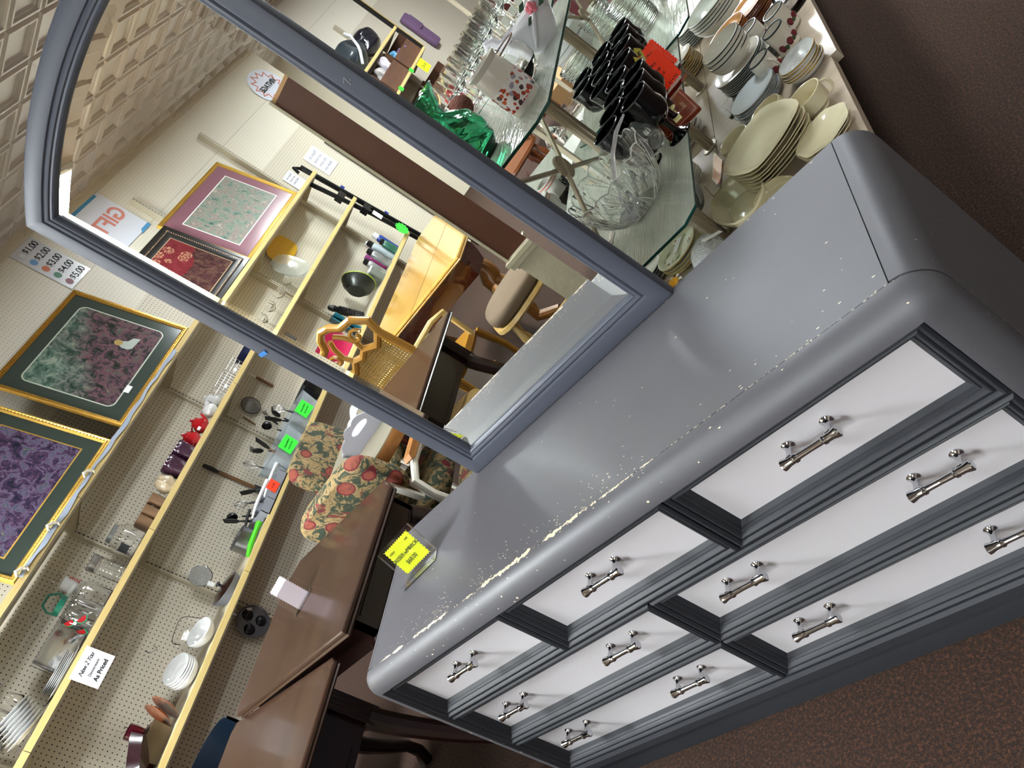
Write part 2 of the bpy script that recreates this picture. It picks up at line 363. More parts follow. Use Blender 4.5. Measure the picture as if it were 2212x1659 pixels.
def drawer(x0, x1, z0, z1, hx, lab):
    f = B().ring([(x0, z0), (x1, z0), (x1, z1), (x0, z1)], dp, lambda u, v, h: (u, -h, v))
    f.box(x0+.004, -.001, z0+.004, x1-.004, .007, z1-.004)
    d = dob('drawer', f, PAINT2, ang=.35)
    pn = B().box(x0+.0355, -.0035, z0+.0355, x1-.0355, -.0015, z1-.0355); p_ = dob('drawer_panel', pn, PANEL, d, smooth=False); p_['label'] = 'white painted drawer panel'
    for hx_ in hx:
        hb = B(); hb.v = list(PULL.v); hb.f = list(PULL.f); hb.mi = [0]*len(hb.f)
        hb.v = [(a+hx_, bb-.003+0, c+(z0+z1)/2+.022*0+.021*((z1-z0)/.188)*0+.02) for a, bb, c in hb.v] if False else [(a+hx_, bb-.003, c+(z0+z1)/2+.021) for a, bb, c in hb.v]
        dob('handle', hb, CHROME, d)['label'] = 'chrome bar pull on turned posts'
for x0, x1, hx in ((-.737, -.2475, [-.488]), (-.2435, .2435, [.008]), (.2475, .737, [.495])): drawer(x0, x1, .5215, .7105, hx, '')
for z0, z1 in ((.3285, .5175), (.1400, .3245)):
    for x0, x1, hx in ((-.737, -.0020, [-.565, -.167]), (.0020, .737, [.174, .571])): drawer(x0, x1, z0, z1, hx, '')

# ---------------------------------------------------------------- mirror standing on the dresser
mi = thing('dresser_mirror', 'tall grey framed mirror with a shallow arched top, standing on the dresser', 'mirror', (0, .40, .7605), rot=(-.0124, 0, 0))
hw, zb, zs, sag = .357, .0, 1.122, .047
Rr = (hw*hw+sag*sag)/(2*sag)
def mout(d, na=24):
    """closed outline of the arched mirror, inset by d"""
    a = hw-d; R_ = Rr-d; top = lambda x: zs+sag-Rr+math.sqrt(R_*R_-x*x)
    c = .003*max(0, 1-d/.01)
    P = [(-a+c, zb+d), (a-c, zb+d), (a, zb+d+c), (a, top(a)-c)]
    P += [(x, top(x)) for x in [(a-c)*math.cos(PI*i/na) for i in range(na+1)]]
    return P+[(-a, top(a)-c), (-a, zb+d+c)]
def mring(prof, y0):
    bb = B(); n = len(mout(0)); vs = []
    for d, h in prof: vs += [(u, y0-h, v) for u, v in mout(d)]
    return bb.add(vs, [(j*n+i, j*n+(i+1) % n, (j+1)*n+(i+1) % n, (j+1)*n+i) for j in range(len(prof)-1) for i in range(n)])
ol = mout(0)
fp = [(.002, -.018), (0, -.012), (0, .006), (.0015, .0098), (.005, .0115), (.034, .0125), (.0365, .0118), (.0385, .0085), (.0400, .0080), (.0415, .0095), (.0445, .0108), (.0480, .0100), (.0500, .0072), (.0520, .0070), (.0545, .0078), (.0575, .0055), (.0600, .0005), (.0605, -.003)]
obj('frame', mring(fp, .002), PAINT3, mi, ang=.45)
bk = B().prism([(x*.985, .004+z*.99) for x, z in ol], .0085, .016, ax='y'); obj('backing', bk, mat('hardboard', '5a3a24', .7), mi)
gl = mring([(.0595, -.0022), (.0845, .0)], .003); n = len(ol)
gl.add([gl.v[n+i] for i in range(n)], [list(range(n))])
obj('mirror_glass', gl, MIRROR, mi, smooth=False)
bl = B().box(-.012, -.0015, -.004, .010, 0, .006, MT((-.344, -.0112, .588), 0, .3)); obj('tape_piece', bl, mat('blue_tape', '2e78c2', .6), mi, smooth=False)
sc = B().tube([(x, -.0107, z) for x, z in [(.330, .712), (.338, .716), (.3345, .700), (.343, .706)]], .0004, 4)
obj('scratch', sc, mat('scratch_white', 'd8d8dc', .7), mi)
# ---------------------------------------------------------------- price stand on the dresser
def zigzag(w, h, n, m_, a):
    P = []
    for k in range(n): P += [(-w/2+w*k/n, -h/2), (-w/2+w*(k+.5)/n, -h/2+a)]
    for k in range(m_): P += [(w/2, -h/2+h*k/m_), (w/2-a, -h/2+h*(k+.5)/m_)]
    for k in range(n): P += [(w/2-w*k/n, h/2), (w/2-w*(k+.5)/n, h/2-a)]
    for k in range(m_): P += [(-w/2, h/2-h*k/m_), (-w/2+a, h/2-h*(k+.5)/m_)]
    return P
def stand(name, label, loc, rz, w, h, card, cw, ch, tilt=-.35, lip=.03, cardz=.5, **k):
    s = thing(name, label, 'price sign', loc, rz, **k)
    M = MT((0, 0, .002), tilt)
    obj('holder', B().box(-w/2, 0, 0, w/2, .0016, h, M).box(-w/2, .004, 0, w/2, .0052, h, M).box(-w/2, -lip, .0, w/2, .004, .0015).box(-w/2, -lip, 0, w/2, -lip+.0015, .012), ACRYL, s, smooth=False)
    c = obj('card', B().prism(zigzag(cw, ch, max(4, int(cw/.009)), max(3, int(ch/.009)), .0035), .0022, .0032, M @ Matrix.Translation((0, 0, h*cardz)), ax='y'), card, s, smooth=False)
    return s, c, M
ys, yc, yM = stand('price_stand', 'clear price stand with a bright yellow card on the left end of the dresser', (-.566, .222, .7615), .12, .150, .098, mat('neon_yellow_card', 'e8f02a', .6, emit='e0f000', es=.12), .112, .082)
INK = mat('ink_green_black', '2c3a10', .7)
def ontext(s, size, x, z, par, M, mt=INK, off=-.0006, **k):
    L = M @ Vector((x, off, z)); e = M.to_euler(); o = text('writing', s, size, mt, par, L, (e.x+PI/2, e.y, e.z), **k); return o
ontext('DRESSER w/MIRROR', .0148, 0, .052, ys, yM, align='CENTER', space=.86)
ontext('$68.00', .0165, .0, .030, ys, yM, align='CENTER')
ontext('5/29/24', .0075, -.045, .073, ys, yM); ontext('VMP', .0075, .030, .075, ys, yM)

# ================================================================ WALL SHELVES
SX0, SX1 = WX+.03, -3.23
SHB = mat('shelf_deck_cream', 'c0b69e', .5)
HZ = lambda y: (1.73, 1.312, .738)
def shelf(y0, y1, z, lab, price=True):
    s = thing('wall_shelf', lab, 'shelf', (SX0, (y0+y1)/2, z), group=None)
    L = (y1-y0)/2-.002; D = SX1-SX0
    obj('deck', B().box(0, -L, -.022, D-.028, L, 0), SHB, s, smooth=False)
    obj('front_rail', B().box(D-.028, -L, -.032, D-.006, L, .006), mat('rail_grey_beige', '8e8570', .4), s, smooth=False)
    obj('wood_edge', B().box(D-.006, -L, -.024, D, L, .0085).box(D-.024, -L, .006, D-.006, L, .0085), YELLOW, s, smooth=False)
    for e in (-L+.012, L-.012):
        obj('bracket', B().prism([(0, -.022), (0, -.075), (.06, -.070), (D-.04, -.032), (D-.04, -.022)], e-.0015, e+.0015, ax='y'), BEIGE, s, smooth=False)
    return s
names = ('top shelf', 'middle shelf', 'bottom shelf')
bays = [(-.92+1.22*k, .30+1.22*k) for k in range(-3, 3)] + [(3.96-1.22, 3.96), (6.4, 7.62), (7.62, 9.1)]
where = {-3: 'far end seen in the mirror, behind the water bottles', -2: 'seen in the mirror by the gold framed picture', -1: 'seen in the mirror, left of the cane chair', 0: 'alongside the second dark table', 1: 'nearest the camera on the left', 2: 'second bay, below the garden print', 3: 'bay half hidden by the mirror frame'}
for i, (y0, y1) in enumerate(bays):
    for j, z in enumerate(HZ(0)):
        w = where.get(i-2, 'far bay with the bagged bedding') if i < 6 else ('bay half hidden by the mirror frame', 'far bay with the bagged bedding', 'far bay with brown cardboard bins')[i-6]
        if i < 6: w = [where[-3], where[-2], where[-1], where[0], where[1], where[2]][i]
        shelf(y0, y1, z, 'cream %s with yellow edge, %s' % (names[j], w))

# ---------------------------------------------------------------- small builders for shelf goods (local base at z = 0)
def plate_prof(r, h=.018, foot=.55, th=.0032): return [(0, .004), (r*foot, .004), (r*foot, 0), (r*foot+.004, 0), (r*foot+.006, .003), (r*.8, h*.45), (r, h-.002), (r, h), (r*.97, h), (r*.78, h*.45+th), (r*foot, .004+th), (0, .004+th)]
def bowl_prof(r, h, fr=.45, th=.004): 
    o = [(0, .003), (r*fr, .003), (r*fr, 0), (r*fr+.005, 0)]; n = 7
    for i in range(1, n+1): a = i/n; o.append((r*fr+(r-r*fr)*math.sin(a*PI/2)**.8, h*(1-math.cos(a*PI/2))**.9))
    i_ = [(max(0, q[0]-th), q[1]+(th if k < n-1 else 0)) for k, q in enumerate(reversed(o[4:]))]
    return o+i_+[(r*fr*.9, .003+th), (0, .003+th)]
def cup_prof(r, h, th=.003, fr=.72): return [(0, .003), (r*fr-.004, .003), (r*fr-.003, 0), (r*fr, 0), (r*fr+.004, .006), (r*.97, h*.35), (r, h), (r-th*.5, h+.001), (r-th, h), (r*.97-th, h*.35), (r*fr, .008), (0, .006)]
def jar_prof(r, h, neck, th=.004): return [(0, 0), (r*.93, 0), (r, .01), (r, h*.72), (r*.93, h*.82), (neck, h*.9), (neck, h), (neck-th, h), (neck-th, h*.9), (r*.93-th, h*.81), (r-th, h*.7), (r-th, .014), (r*.9-th, .008), (0, .008)]
def handle_(c, r, z0, z1, out, rad=.004, ang=0):
    n = 10; P = []
    for i in range(n+1):
        t_ = PI*i/n; rr = r-.002+out*math.sin(t_)**.8; z = z0+(z1-z0)*(1-math.cos(t_))/2; P.append((c[0]+rr*math.cos(ang), c[1]+rr*math.sin(ang), c[2]+z))
    return B().tube(P, rad, 8)
def one(name, label, cat, b, mt, loc, rz=0, group=None, rot=None, **k):
    o = obj(name, b, mt, None, loc, rot or (0, 0, rz), **k); return tag(o, label, cat, group)
def mug(name, label, loc, r, h, mt, rz=0, hmt=None, group=None, hout=.028, rimmt=None, cat='mug', fr=.82):
    m_ = thing(name, label, cat, loc, rz, group)
    obj('body', B().lathe(cup_prof(r, h, .0035, fr), 28), mt, m_); obj('handle', handle_((0, 0, 0), r*.97, h*.2, h*.82, hout, .0045), hmt or mt, m_)
    if rimmt: obj('rim', B().lathe([(r+.0004, h-.003), (r+.0006, h+.0012), (r-.0038, h+.0015), (r-.004, h-.002)], 28, cap=False), rimmt, m_)
    return m_
XS = -3.41
M2, T2, B2 = 1.321, 1.739, .747     # tops of the middle, top and bottom shelves (wood edge lip is higher)
z1_, z2_, z3_ = 1.7305, 1.3125, .7385
STICK = mat('price_sticker', 'f2f2f0', .6)
def sticker(par, loc, rot=(0, 0, 0), w=.03, h=.018): 
    o = obj('price_sticker', B().box(-w/2, -.0004, -h/2, w/2, .0004, h/2), STICK, par, loc, rot, smooth=False); return o

# ---- middle shelf, from the mirror towards the camera
navy = thing('loaf_pan', 'dark blue loaf pan on the middle shelf beside the mirror frame', 'pan', (XS, 3.22, z2_)); obj('pan', B().lathe([(0, 0), (.075, 0), (.088, .055), (.094, .058), (.084, .056), (.072, .004), (0, .004)], 24, sq=5, ey=1.3), mat('navy_enamel', '141c48', .3), navy)
WIRE = mat('chrome_wire', 'b8b8ba', .2, 1)
def rack(loc, lab, n, w, h, d):
    r = thing('wire_rack', lab, 'wire rack', loc); b = B()
    for i in range(n+1): y = -w/2+w*i/n; b.tube([(-d/2, y, 0), (-d/2, y, h), (d/2, y, h), (d/2, y, 0)], .002, 5)
    for x in (-d/2, d/2):
        for k in range(4): b.tube([(x, -w/2, .003+(h-.003)*k/3), (x, w/2, .003+(h-.003)*k/3)], .002, 5)
    obj('wires', b, WIRE, r); sticker(r, (d/2+.004, -.03, .03), (0, 0, PI/2)); return r
rack((XS, 2.96, z2_), 'short chrome wire rack on the middle shelf, farther of two', 5, .13, .085, .16)
rack((XS, 2.79, z2_), 'chrome wire rack with a white tag, nearer the white pitchers', 6, .15, .09, .16)
def pitcher(lab, loc, mt, r=.055, h=.10, rz=0, lid=False, stick=True):
    p = thing('teapot' if lid else 'pitcher', lab, 'teapot' if lid else 'pitcher', loc, rz)
    obj('body', B().lathe([(0, .003), (r*.55, .003), (r*.6, 0), (r*.65, .004), (r*.95, h*.3), (r, h*.45), (r*.8, h*.75), (r*.62, h*.9), (r*.68, h), (r*.62, h), (r*.55, h*.9), (r*.7, h*.7), (r*.88, h*.4), (r*.5, .01), (0, .01)], 28), mt, p)
    obj('handle', handle_((0, 0, 0), r*.75, h*.25, h*.95, .035, .006, PI), mt, p)
    obj('spout', B().tube([(r*.85, 0, h*.35), (r*1.25, 0, h*.6), (r*1.45, 0, h*.92)], [.016, .010, .006], 10) if lid else B().tube([(r*.5, 0, h*.85), (r*.85, 0, h*.98), (r*1.0, 0, h*1.02)], [.022, .014, .006], 10), mt, p)
    if lid: obj('lid', B().lathe([(r*.66, h), (r*.6, h*1.08), (.012, h*1.2), (.006, h*1.22), (.012, h*1.28), (.010, h*1.36), (0, h*1.38)], 24), mt, p)
    if stick: sticker(p, (.015, -r*.98, h*.5), (0, 0, .2), .028, .018)
    return p
REDC = mat('red_glazed_ceramic', 'a8101c', .12, coat=.7); PURPC = mat('aubergine_ceramic', '3b1e33', .14, coat=.7)
pitcher('white ceramic teapot with a knob lid on the middle shelf', (XS, 2.66, z2_), WHITEC, .055, .085, 2.4, True, False)
pitcher('white ceramic creamer with a price sticker beside the red pots', (XS+.03, 2.56, z2_), WHITEC, .052, .085, .4)
pitcher('red ceramic teapot with a price sticker, farther of the two red ones', (XS+.01, 2.43, z2_), REDC, .058, .085, .3, True)
pitcher('red ceramic teapot with a pointed knob, beside the purple canister', (XS+.01, 2.30, z2_), REDC, .058, .085, 2.0, True, False)
for k, (y, h, l) in enumerate([(2.185, .11, 'dark purple ceramic jug beside the red teapot'), (2.06, .115, 'dark purple ceramic jug beside the cream gravy pitcher')]):
    p = thing('ceramic_jug', l, 'jug', (XS+.01, y, z2_), .3); obj('body', B().lathe([(0, .003), (.045, .003), (.055, 0), (.060, .03), (.061, h*.8), (.055, h), (.050, h), (.055, h*.78), (.053, .03), (0, .01)], 28, sq=3), PURPC, p); obj('handle', handle_((0, 0, 0), .058, .02, h*.85, .03, .007, 2.8), PURPC, p)
pitcher('cream gravy pitcher with a dark brown handle on the middle shelf', (XS, 1.93, z2_), mat('cream_brown_glaze', 'c9b79a', .15, coat=.6), .062, .105, 2.6, False, False)
BRN = mat('brown_mocha_glaze', '7d6048', .15, coat=.6)
for i, y in enumerate((1.80, 1.715, 1.64)):
    q = mug('mug', ('taupe brown mug with a sticker, next to the cream pitcher', 'brown mug with a sticker between two others on the middle shelf', 'brown glass mug beside the clip jar')[i], (XS, y, z2_), .040, .088, BRN, 2.5+.2*i); sticker(q, (.02, -.036, .05), (0, 0, .5), .028, .018)
def jar(lab, loc, r, h, neck, mt, lidmt, lidh=.02, label=None, sq=2.0, cat='jar'):
    j = thing('glass_jar', lab, cat, loc, .4); obj('glass', B().lathe(jar_prof(r, h, neck), 32, sq=sq), mt, j)
    obj('lid', B().lathe([(0, h-.004), (neck+.004, h-.004), (neck+.005, h+lidh-.003), (neck, h+lidh), (0, h+lidh)], 32), lidmt, j)
    if label: obj('label', B().prism([(-.03, .04), (-.022, .045), (.022, .045), (.03, .04), (.03, .10), (.022, .095), (-.022, .095), (-.03, .10)], -.001, .001, MT((0, -r-.002, 0), 0, 0, 0), ax='y'), label, j, (0, 0, 0), smooth=False)
    return j
jar('square clear glass canister with a grey screw lid and black chalk label', (XS, 1.50, z2_), .072, .155, .052, GLASS, mat('zinc_lid', '8c9090', .35, .8), .022, mat('chalk_black', '17181a', .8), 4)
rj = thing('ribbed_canister', 'tall ribbed glass canister with a steel lid on the middle shelf', 'jar', (XS, 1.30, z2_)); obj('glass', B().lathe([(0, 0), (.046, 0)]+[(.048+.0016*math.sin(k*1.9), .004+.0055*k) for k in range(26)]+[(.044, .15), (.044, .008), (0, .006)], 28), GLASS, rj); obj('lid', B().lathe([(0, .146), (.049, .146), (.05, .150), (.05, .184), (.047, .187), (0, .187)], 28), STEEL, rj)
jar('large clear glass storage jar behind the watermelon jug', (XS-.06, 1.13, z2_), .080, .185, .052, GLASS, mat('clear_lid', 'd8dcd8', .1, .4), .018, None, 3.2)
# watermelon drink jar
wj = thing('drink_jar', 'clear drink jar with painted watermelon slices, green screw lid and green handle', 'jar', (XS+.05, 1.00, z2_)); obj('glass', B().lathe(jar_prof(.078, .185, .05), 32), GLASS, wj)
GRN = mat('green_plastic', '0e5c46', .35); GRL = mat('melon_green', '1f6a45', .4); RDM = mat('melon_red', 'c0202c', .4)
obj('lid', B().lathe([(0, .183), (.054, .183), (.055, .208), (.05, .212), (0, .212)], 32), GRN, wj)
obj('handle', B().tube([(0, -.052, .20), (0, -.056, .235), (0, -.03, .27), (0, .03, .27), (0, .056, .235), (0, .052, .20)], .006, 8), GRN, wj)
for a, z, s_ in ((-1.9, .12, .034), (-1.15, .125, .034), (-1.55, .055, .042), (-.6, .08, .03), (-2.4, .06, .03)):
    M = MT((.0795*math.cos(a), .0795*math.sin(a), z), 0, 0, a-PI/2) 
    def half(r): return [(r*math.cos(PI+PI*i/12+.5), r*math.sin(PI+PI*i/12+.5)) for i in range(13)]
    w_ = obj('melon_slice', B().prism(half(s_), -.0035, .0, M, ax='y'), GRL, wj, smooth=False); obj('melon_flesh', B().prism(half(s_*.78), -.0035, .0012, M, ax='y').prism(half(s_*.78), -.0035, .0012, M, ax='y'), RDM, w_, smooth=False)
sticker(wj, (.045, -.066, .10), (0, 0, .55), .034, .03)
# cup hanging on a hook above
cm = mug('mug', 'white mug with red crown and lettering on a peg hook above the jars', (WX+.075, 1.20, z2_+.165), .040, .09, WHITEC, 2.3)
for k, s_ in enumerate(('KEEP', 'CALM', 'AND', 'EAT A', 'CUPCAKE')): text('writing', s_, .012, RDM, cm, (.0405, -.004, .066-.012*k), (PI/2, 0, PI/2+.0), align='CENTER', bold=.0004).location = Vector((.0412*math.cos(-1.6), .0412*math.sin(-1.6), .066-.0125*k)); cm.children[-1].rotation_euler = (PI/2, 0, 0)
# trays and plates stacked / leaning
for k in range(3):
    one('serving_tray', ('glass tray leaning on the pegboard, rearmost of three', 'grey tray between two others leaning on the pegboard', 'clear tray, front one of three leaning on the pegboard')[k], 'tray', B().box(-.13, -.004, 0, .13, .004, .17).ring([(-.13, 0), (.13, 0), (.13, .17), (-.13, .17)], [(0, .0), (0, .012), (.008, .012), (.014, 0)], lambda u, v, h: (u, -h, v)), (GLASS, STEEL, GLASS)[k], (XS-.11+.035*k, .86, z2_+.003), rot=(.22, 0, PI/2+.0), smooth=False)
one('oval_platter', 'big white square plate lying under the small plates on the middle shelf', 'plate', B().lathe(plate_prof(.14, .02), 32, sq=5), WHITEC, (XS, .70, z2_))
for k in range(5): one('plate', 'white square plate on top of the small stack beside the trays' if k == 4 else 'white square plate inside the small stack beside the trays', 'plate', B().lathe(plate_prof(.095, .016), 28, sq=5), WHITEC, (XS-.01, .72, z2_+.012+.008*k), rot=(0, 0, .1*k), group='white square plates on the middle shelf')
def stem(lab, loc, r, h, bowl=.5, group=None, mt=None, name='stem_glass'):
    return one(name, lab, 'glass', B().lathe([(0, 0), (r*.85, 0), (r*.85, .003), (.006, .008), (.0045, h*(1-bowl)), (r*.6, h*(1-bowl)+.012), (r, h-(h*bowl)*.55), (r*.82, h), (r*.82-.002, h), (r-.003, h-(h*bowl)*.55), (r*.55, h*(1-bowl)+.018), (0, h*(1-bowl)+.008)], 24), mt or GLASS, loc, group=group)
for k, (x, y) in enumerate([(XS-.06, .54), (XS-.02, .44), (XS-.08, .36), (XS-.01, .33)]): stem('big clear goblet on the middle shelf behind the leaning plates', (x, y, z2_), .048, .19, .6, 'clear goblets at the near end of the shelf')
for k in range(7):
    one('plate', 'white dinner plate tilted in the pile at the near end of the middle shelf', 'plate', B().lathe(plate_prof(.10, .016), 32), WHITEC, (XS+.075-.006*k, .40+.012*k, z2_+.022+.016*k), rot=(-.22, .12, .3), group='white plates piled at the near end of the shelf')
# shop sign hanging from the middle shelf edge
sg = thing('shop_sign', 'white shop card reading Dinnerware As Priced under the middle shelf edge', 'sign', (-3.222, .725, 1.302), 0)
obj('card', B().box(0, -.085, -.142, .0015, .085, 0), WHITEP, sg, smooth=False)
def wtext(s, size, y, z, par, mt=BLACK, **k): return text('writing', s, size, mt, par, (.0022, y, z), (PI/2, 0, PI/2), align=k.pop('align', 'CENTER'), **k)
wtext('New 2 You', .030, .0, -.040, sg, shear=.45, space=.85); wtext('Dinnerware', .019, 0, -.078, sg); wtext('As Priced', .029, 0, -.112, sg, bold=.0007)

# ---- bottom shelf
one('storage_box', 'black textured storage box half hidden by the mirror frame on the bottom shelf', 'box', B().lathe([(0, 0), (.10, 0), (.12, .12), (.125, .125), (.115, .12), (.095, .004), (0, .004)], 24, sq=6), mat('black_plastic', '0e0f12', .35), (XS+.02, 3.16, z3_))
BIN = mat('frosted_plastic', 'dfe6ea', .25, trans=.75, ior=1.2); NEONG = mat('neon_green_card', '3ae03c', .6, emit='20e020', es=.1); NEONR = mat('neon_red_card', 'f0421c', .6, emit='f03010', es=.1)
def bin_(y, l, lab, blue=False):
    b = thing('utensil_bin', lab, 'bin', (XS+.03, y, z3_)); obj('bin', B().lathe([(0, 0), (.13, 0), (.148, .13), (.152, .133), (.145, .13), (.127, .004), (0, .004)], 24, sq=8, ey=1.08), BIN, b, smooth=False)
    c = obj('card', B().prism(zigzag(.13, .10, 12, 9, .004), -.0008, .0008, MT((.153, -.02, .075), 0, .13, PI/2), ax='y'), NEONG, b, smooth=False)
    for k, s_ in enumerate(('Price as Marked', '(on your 4 pc)')): text('writing', s_, .015, BLACK, b, (.1565, -.02, .088-.026*k), (PI/2, 0, PI/2), align='CENTER', space=.85)
    return b
bin_(2.84, 0, 'clear plastic bin with a neon green card, nearer the mirror frame'); bin_(2.50, 0, 'clear plastic bin of utensils with a neon green card, second from the mirror')
DKM = mat('black_nylon', '141416', .4); UW = wood('utensil_wood', '5a3a22', '8a6038', .5, 20, 2)
def utensil(lab, loc, rot, kind, hm, L=.3, group=None):
    u = thing(kind, lab, kind.replace('_', ' '), loc, rot=rot, group=group)
    obj('handle', B().tube([(0, 0, 0), (0, 0, L*.3), (0, 0, L*.55)], [.007, .009, .005], 8), hm, u)
    b = B()
    if kind == 'whisk':
        for k in range(6):
            a = PI*k/6; b.tube([(.026*math.sin(PI*t/8)*math.cos(a), .026*math.sin(PI*t/8)*math.sin(a), L*.55+L*.42*t/8) for t in range(0, 9)], .0012, 4); b.tube([(-.026*math.sin(PI*t/8)*math.cos(a), -.026*math.sin(PI*t/8)*math.sin(a), L*.55+L*.42*t/8) for t in range(0, 9)], .0012, 4)
    elif kind == 'pasta_fork':
        b.sphere((0, 0, L*.8), .028, 10, 6, (1, .4, 1.4))
        for k in range(5): b.tube([(-.024+.012*k, 0, L*.9), (-.024+.012*k, .02, L*1.0)], .003, 5)
    elif kind == 'ladle': b.lathe(bowl_prof(.036, .03), 16, (0, 0, 0), MT((0, .02, L*.85), PI/2+.3))
    else: b.prism([(-.012, L*.55), (.012, L*.55), (.024, L*.72), (.022, L), (-.018, L*.96), (-.022, L*.7)], -.002, .002, ax='y')
    obj('head', b, DKM if kind != 'whisk' else WIRE, u); return u
for k, (y, dx, kind, lb) in enumerate([(2.95, -.02, 'whisk', 'wire whisk sticking out of the bin nearest the mirror'), (2.90, -.06, 'spatula', 'black spatula in the bin nearest the mirror'), (2.83, -.02, 'pasta_fork', 'black pasta fork standing in the first bin'), (2.72, .0, 'ladle', 'black ladle standing in the first bin'), (2.60, -.03, 'pasta_fork', 'black slotted fork leaning out of the second bin'), (2.48, .02, 'spatula', 'brown spatula lying in the second bin'), (2.42, -.05, 'whisk', 'small whisk in the second bin')]):
    utensil(lb, (XS+dx, y, z3_+.012), (.35*math.sin(k*2.1), -.28-.1*math.cos(k*3), 0), kind, UW if k == 5 else DKM, .27)
# grey divided tray of utensils
gt = thing('cutlery_tray', 'grey cutlery tray with a neon red card on the bottom shelf', 'tray', (XS+.06, 2.10, z3_)); GP = mat('grey_plastic', '8b8d94', .45)
tb_ = B().box(-.12, -.17, 0, .12, .17, .005)
for s_ in ((-.12, -.17, -.116, .17), (.116, -.17, .12, .17), (-.12, -.17, .12, -.166), (-.12, .166, .12, .17), (-.12, -.06, .12, -.056), (-.12, .055, .12, .059)): tb_.box(s_[0], s_[1], 0, s_[2], s_[3], .06)
obj('tray', tb_, GP, gt, smooth=False); obj('card', B().prism(zigzag(.085, .07, 9, 7, .004), -.0008, .0008, MT((.123, .03, .055), 0, .1, PI/2), ax='y'), NEONR, gt, smooth=False); text('writing', '4 / $1', .018, BLACK, gt, (.1265, .03, .055), (PI/2, 0, PI/2), align='CENTER')
for k, (y, lb) in enumerate([(2.22, 'white plastic tongs lying along the shelf edge'), (2.05, 'long white ladle lying along the shelf edge')]):
    one('serving_tongs' if k == 0 else 'serving_ladle', lb, 'utensil', B().tube([(0, -.15, .0), (0, -.05, .008), (.002, .05, .008), (0, .14, .0)], [.006, .012, .010, .016], 8), mat('white_plastic', 'e8e8ea', .35), (XS+.115, y, z3_+.074+.012*k), rot=(.04, 0, .05-.1*k))
for k, y in enumerate((2.26, 2.14, 2.02, 1.97)): utensil(('long fork rising from the grey tray, farthest', 'metal whisk rising from the grey tray', 'black ladle rising from the grey tray', 'black spatula rising from the near end of the grey tray')[k], (XS+.0, y, z3_+.02), (.5-.1*k, -.5, 0), ('spatula', 'whisk', 'ladle', 'spatula')[k], DKM, .22)
# pots and green lid
pt = thing('saucepan', 'aluminium saucepan with a price sticker on the bottom shelf', 'saucepan', (XS, 1.80, z3_)); obj('pot', B().lathe(cup_prof(.085, .10, .003, .95), 36), STEEL, pt); obj('handle', B().tube([(0, .085, .08), (0, .16, .095), (0, .22, .1)], [.008, .010, .009], 8), DKM, pt)
one('green_ladle', 'lime green silicone spoon lying in front of the saucepan', 'spoon', B().tube([(0, -.13, 0), (0, -.05, .006), (.0, .06, .004), (0, .12, 0)], [.012, .018, .016, .022], 10), mat('lime_green_silicone', '4ab81e', .4), (XS+.135, 1.76, z3_+.024), rot=(.06, 0, .08))
sv = thing('sieve', 'round wire sieve with a white tag hooked above the bottom shelf', 'sieve', (XS-.08, 1.52, z3_+.19), rot=(0, PI/2-.15, 0)); MESH = None
t = NT('wire_mesh'); u_ = t.xyz(t.co()); g = t.math('GREATER_THAN', t.math('MAXIMUM', t.math('FRACT', t.math('MULTIPLY', u_[0], 420)), t.math('FRACT', t.math('MULTIPLY', u_[1], 420))), .66); t.set('Base Color', lin('8f8f8d')); t.set('Metallic', .6); t.set('Roughness', .4); t.set('Alpha', g); MESH = t.m
obj('mesh', B().lathe([(0, -.03), (.03, -.026), (.055, -.012), (.066, 0)], 24), MESH, sv); obj('rim', B().tube([(.067*math.cos(2*PI*i/24), .067*math.sin(2*PI*i/24), 0) for i in range(24)], .0028, 6, True), WIRE, sv); obj('tag', B().box(-.02, -.014, -.001, .02, .014, .001, MT((.075, -.03, .004))), STICK, sv, smooth=False)
pn_ = thing('frying_pan', 'grey pan with a dark amber lid on the bottom shelf beside the saucepan', 'pan', (XS+.04, 1.44, z3_+.002), rot=(-.05, .10, .15)); obj('pan', B().lathe([(0, 0), (.085, 0), (.108, .05), (.112, .05), (.112, .047), (.09, -.004), (0, -.004)], 32), mat('pan_grey', '6e6f74', .4, .3), pn_); obj('lid', B().lathe([(.104, .05), (.08, .062), (.03, .070), (0, .071)], 32), mat('dark_amber_glass', '1e0d08', .08, coat=.5), pn_); obj('knob', B().lathe([(0, .07), (.008, .07), (.008, .085), (.017, .09), (.014, .1), (0, .102)], 16), DKM, pn_)
one('glass_basket', 'clear square glass dish standing on its side behind the white bowl', 'dish', B().lathe([(0, 0), (.06, 0), (.085, .06), (.088, .06), (.064, -.002), (0, -.003)], 24, sq=5), GLASS, (XS-.09, 1.17, z3_+.085), rot=(.25, 1.15, .2), smooth=False)
one('mixing_bowl', 'white bowl tilted forward in front of the clear glass dish', 'bowl', B().lathe(bowl_prof(.088, .06), 32), WHITEC, (XS+.045, 1.14, z3_+.028), rot=(.10, .35, .25))
for k in range(4): one('bowl', 'front bowl of the leaning white stack on the bottom shelf' if k == 3 else 'white bowl nested in the tilted stack on the bottom shelf', 'bowl', B().lathe(bowl_prof(.092, .045, .5), 32), WHITEC, (XS+.03-.004*k, .915+.003*k, z3_+.022+.015*k), rot=(.10, .28+.03*k, .2), group='nested white bowls on the bottom shelf')
mug('mug', 'glossy burgundy mug on the stack at the near end of the bottom shelf', (XS-.03, .58, z3_+.11), .042, .078, mat('burgundy_glaze', '4c0a1c', .12, coat=.7), 2.2)
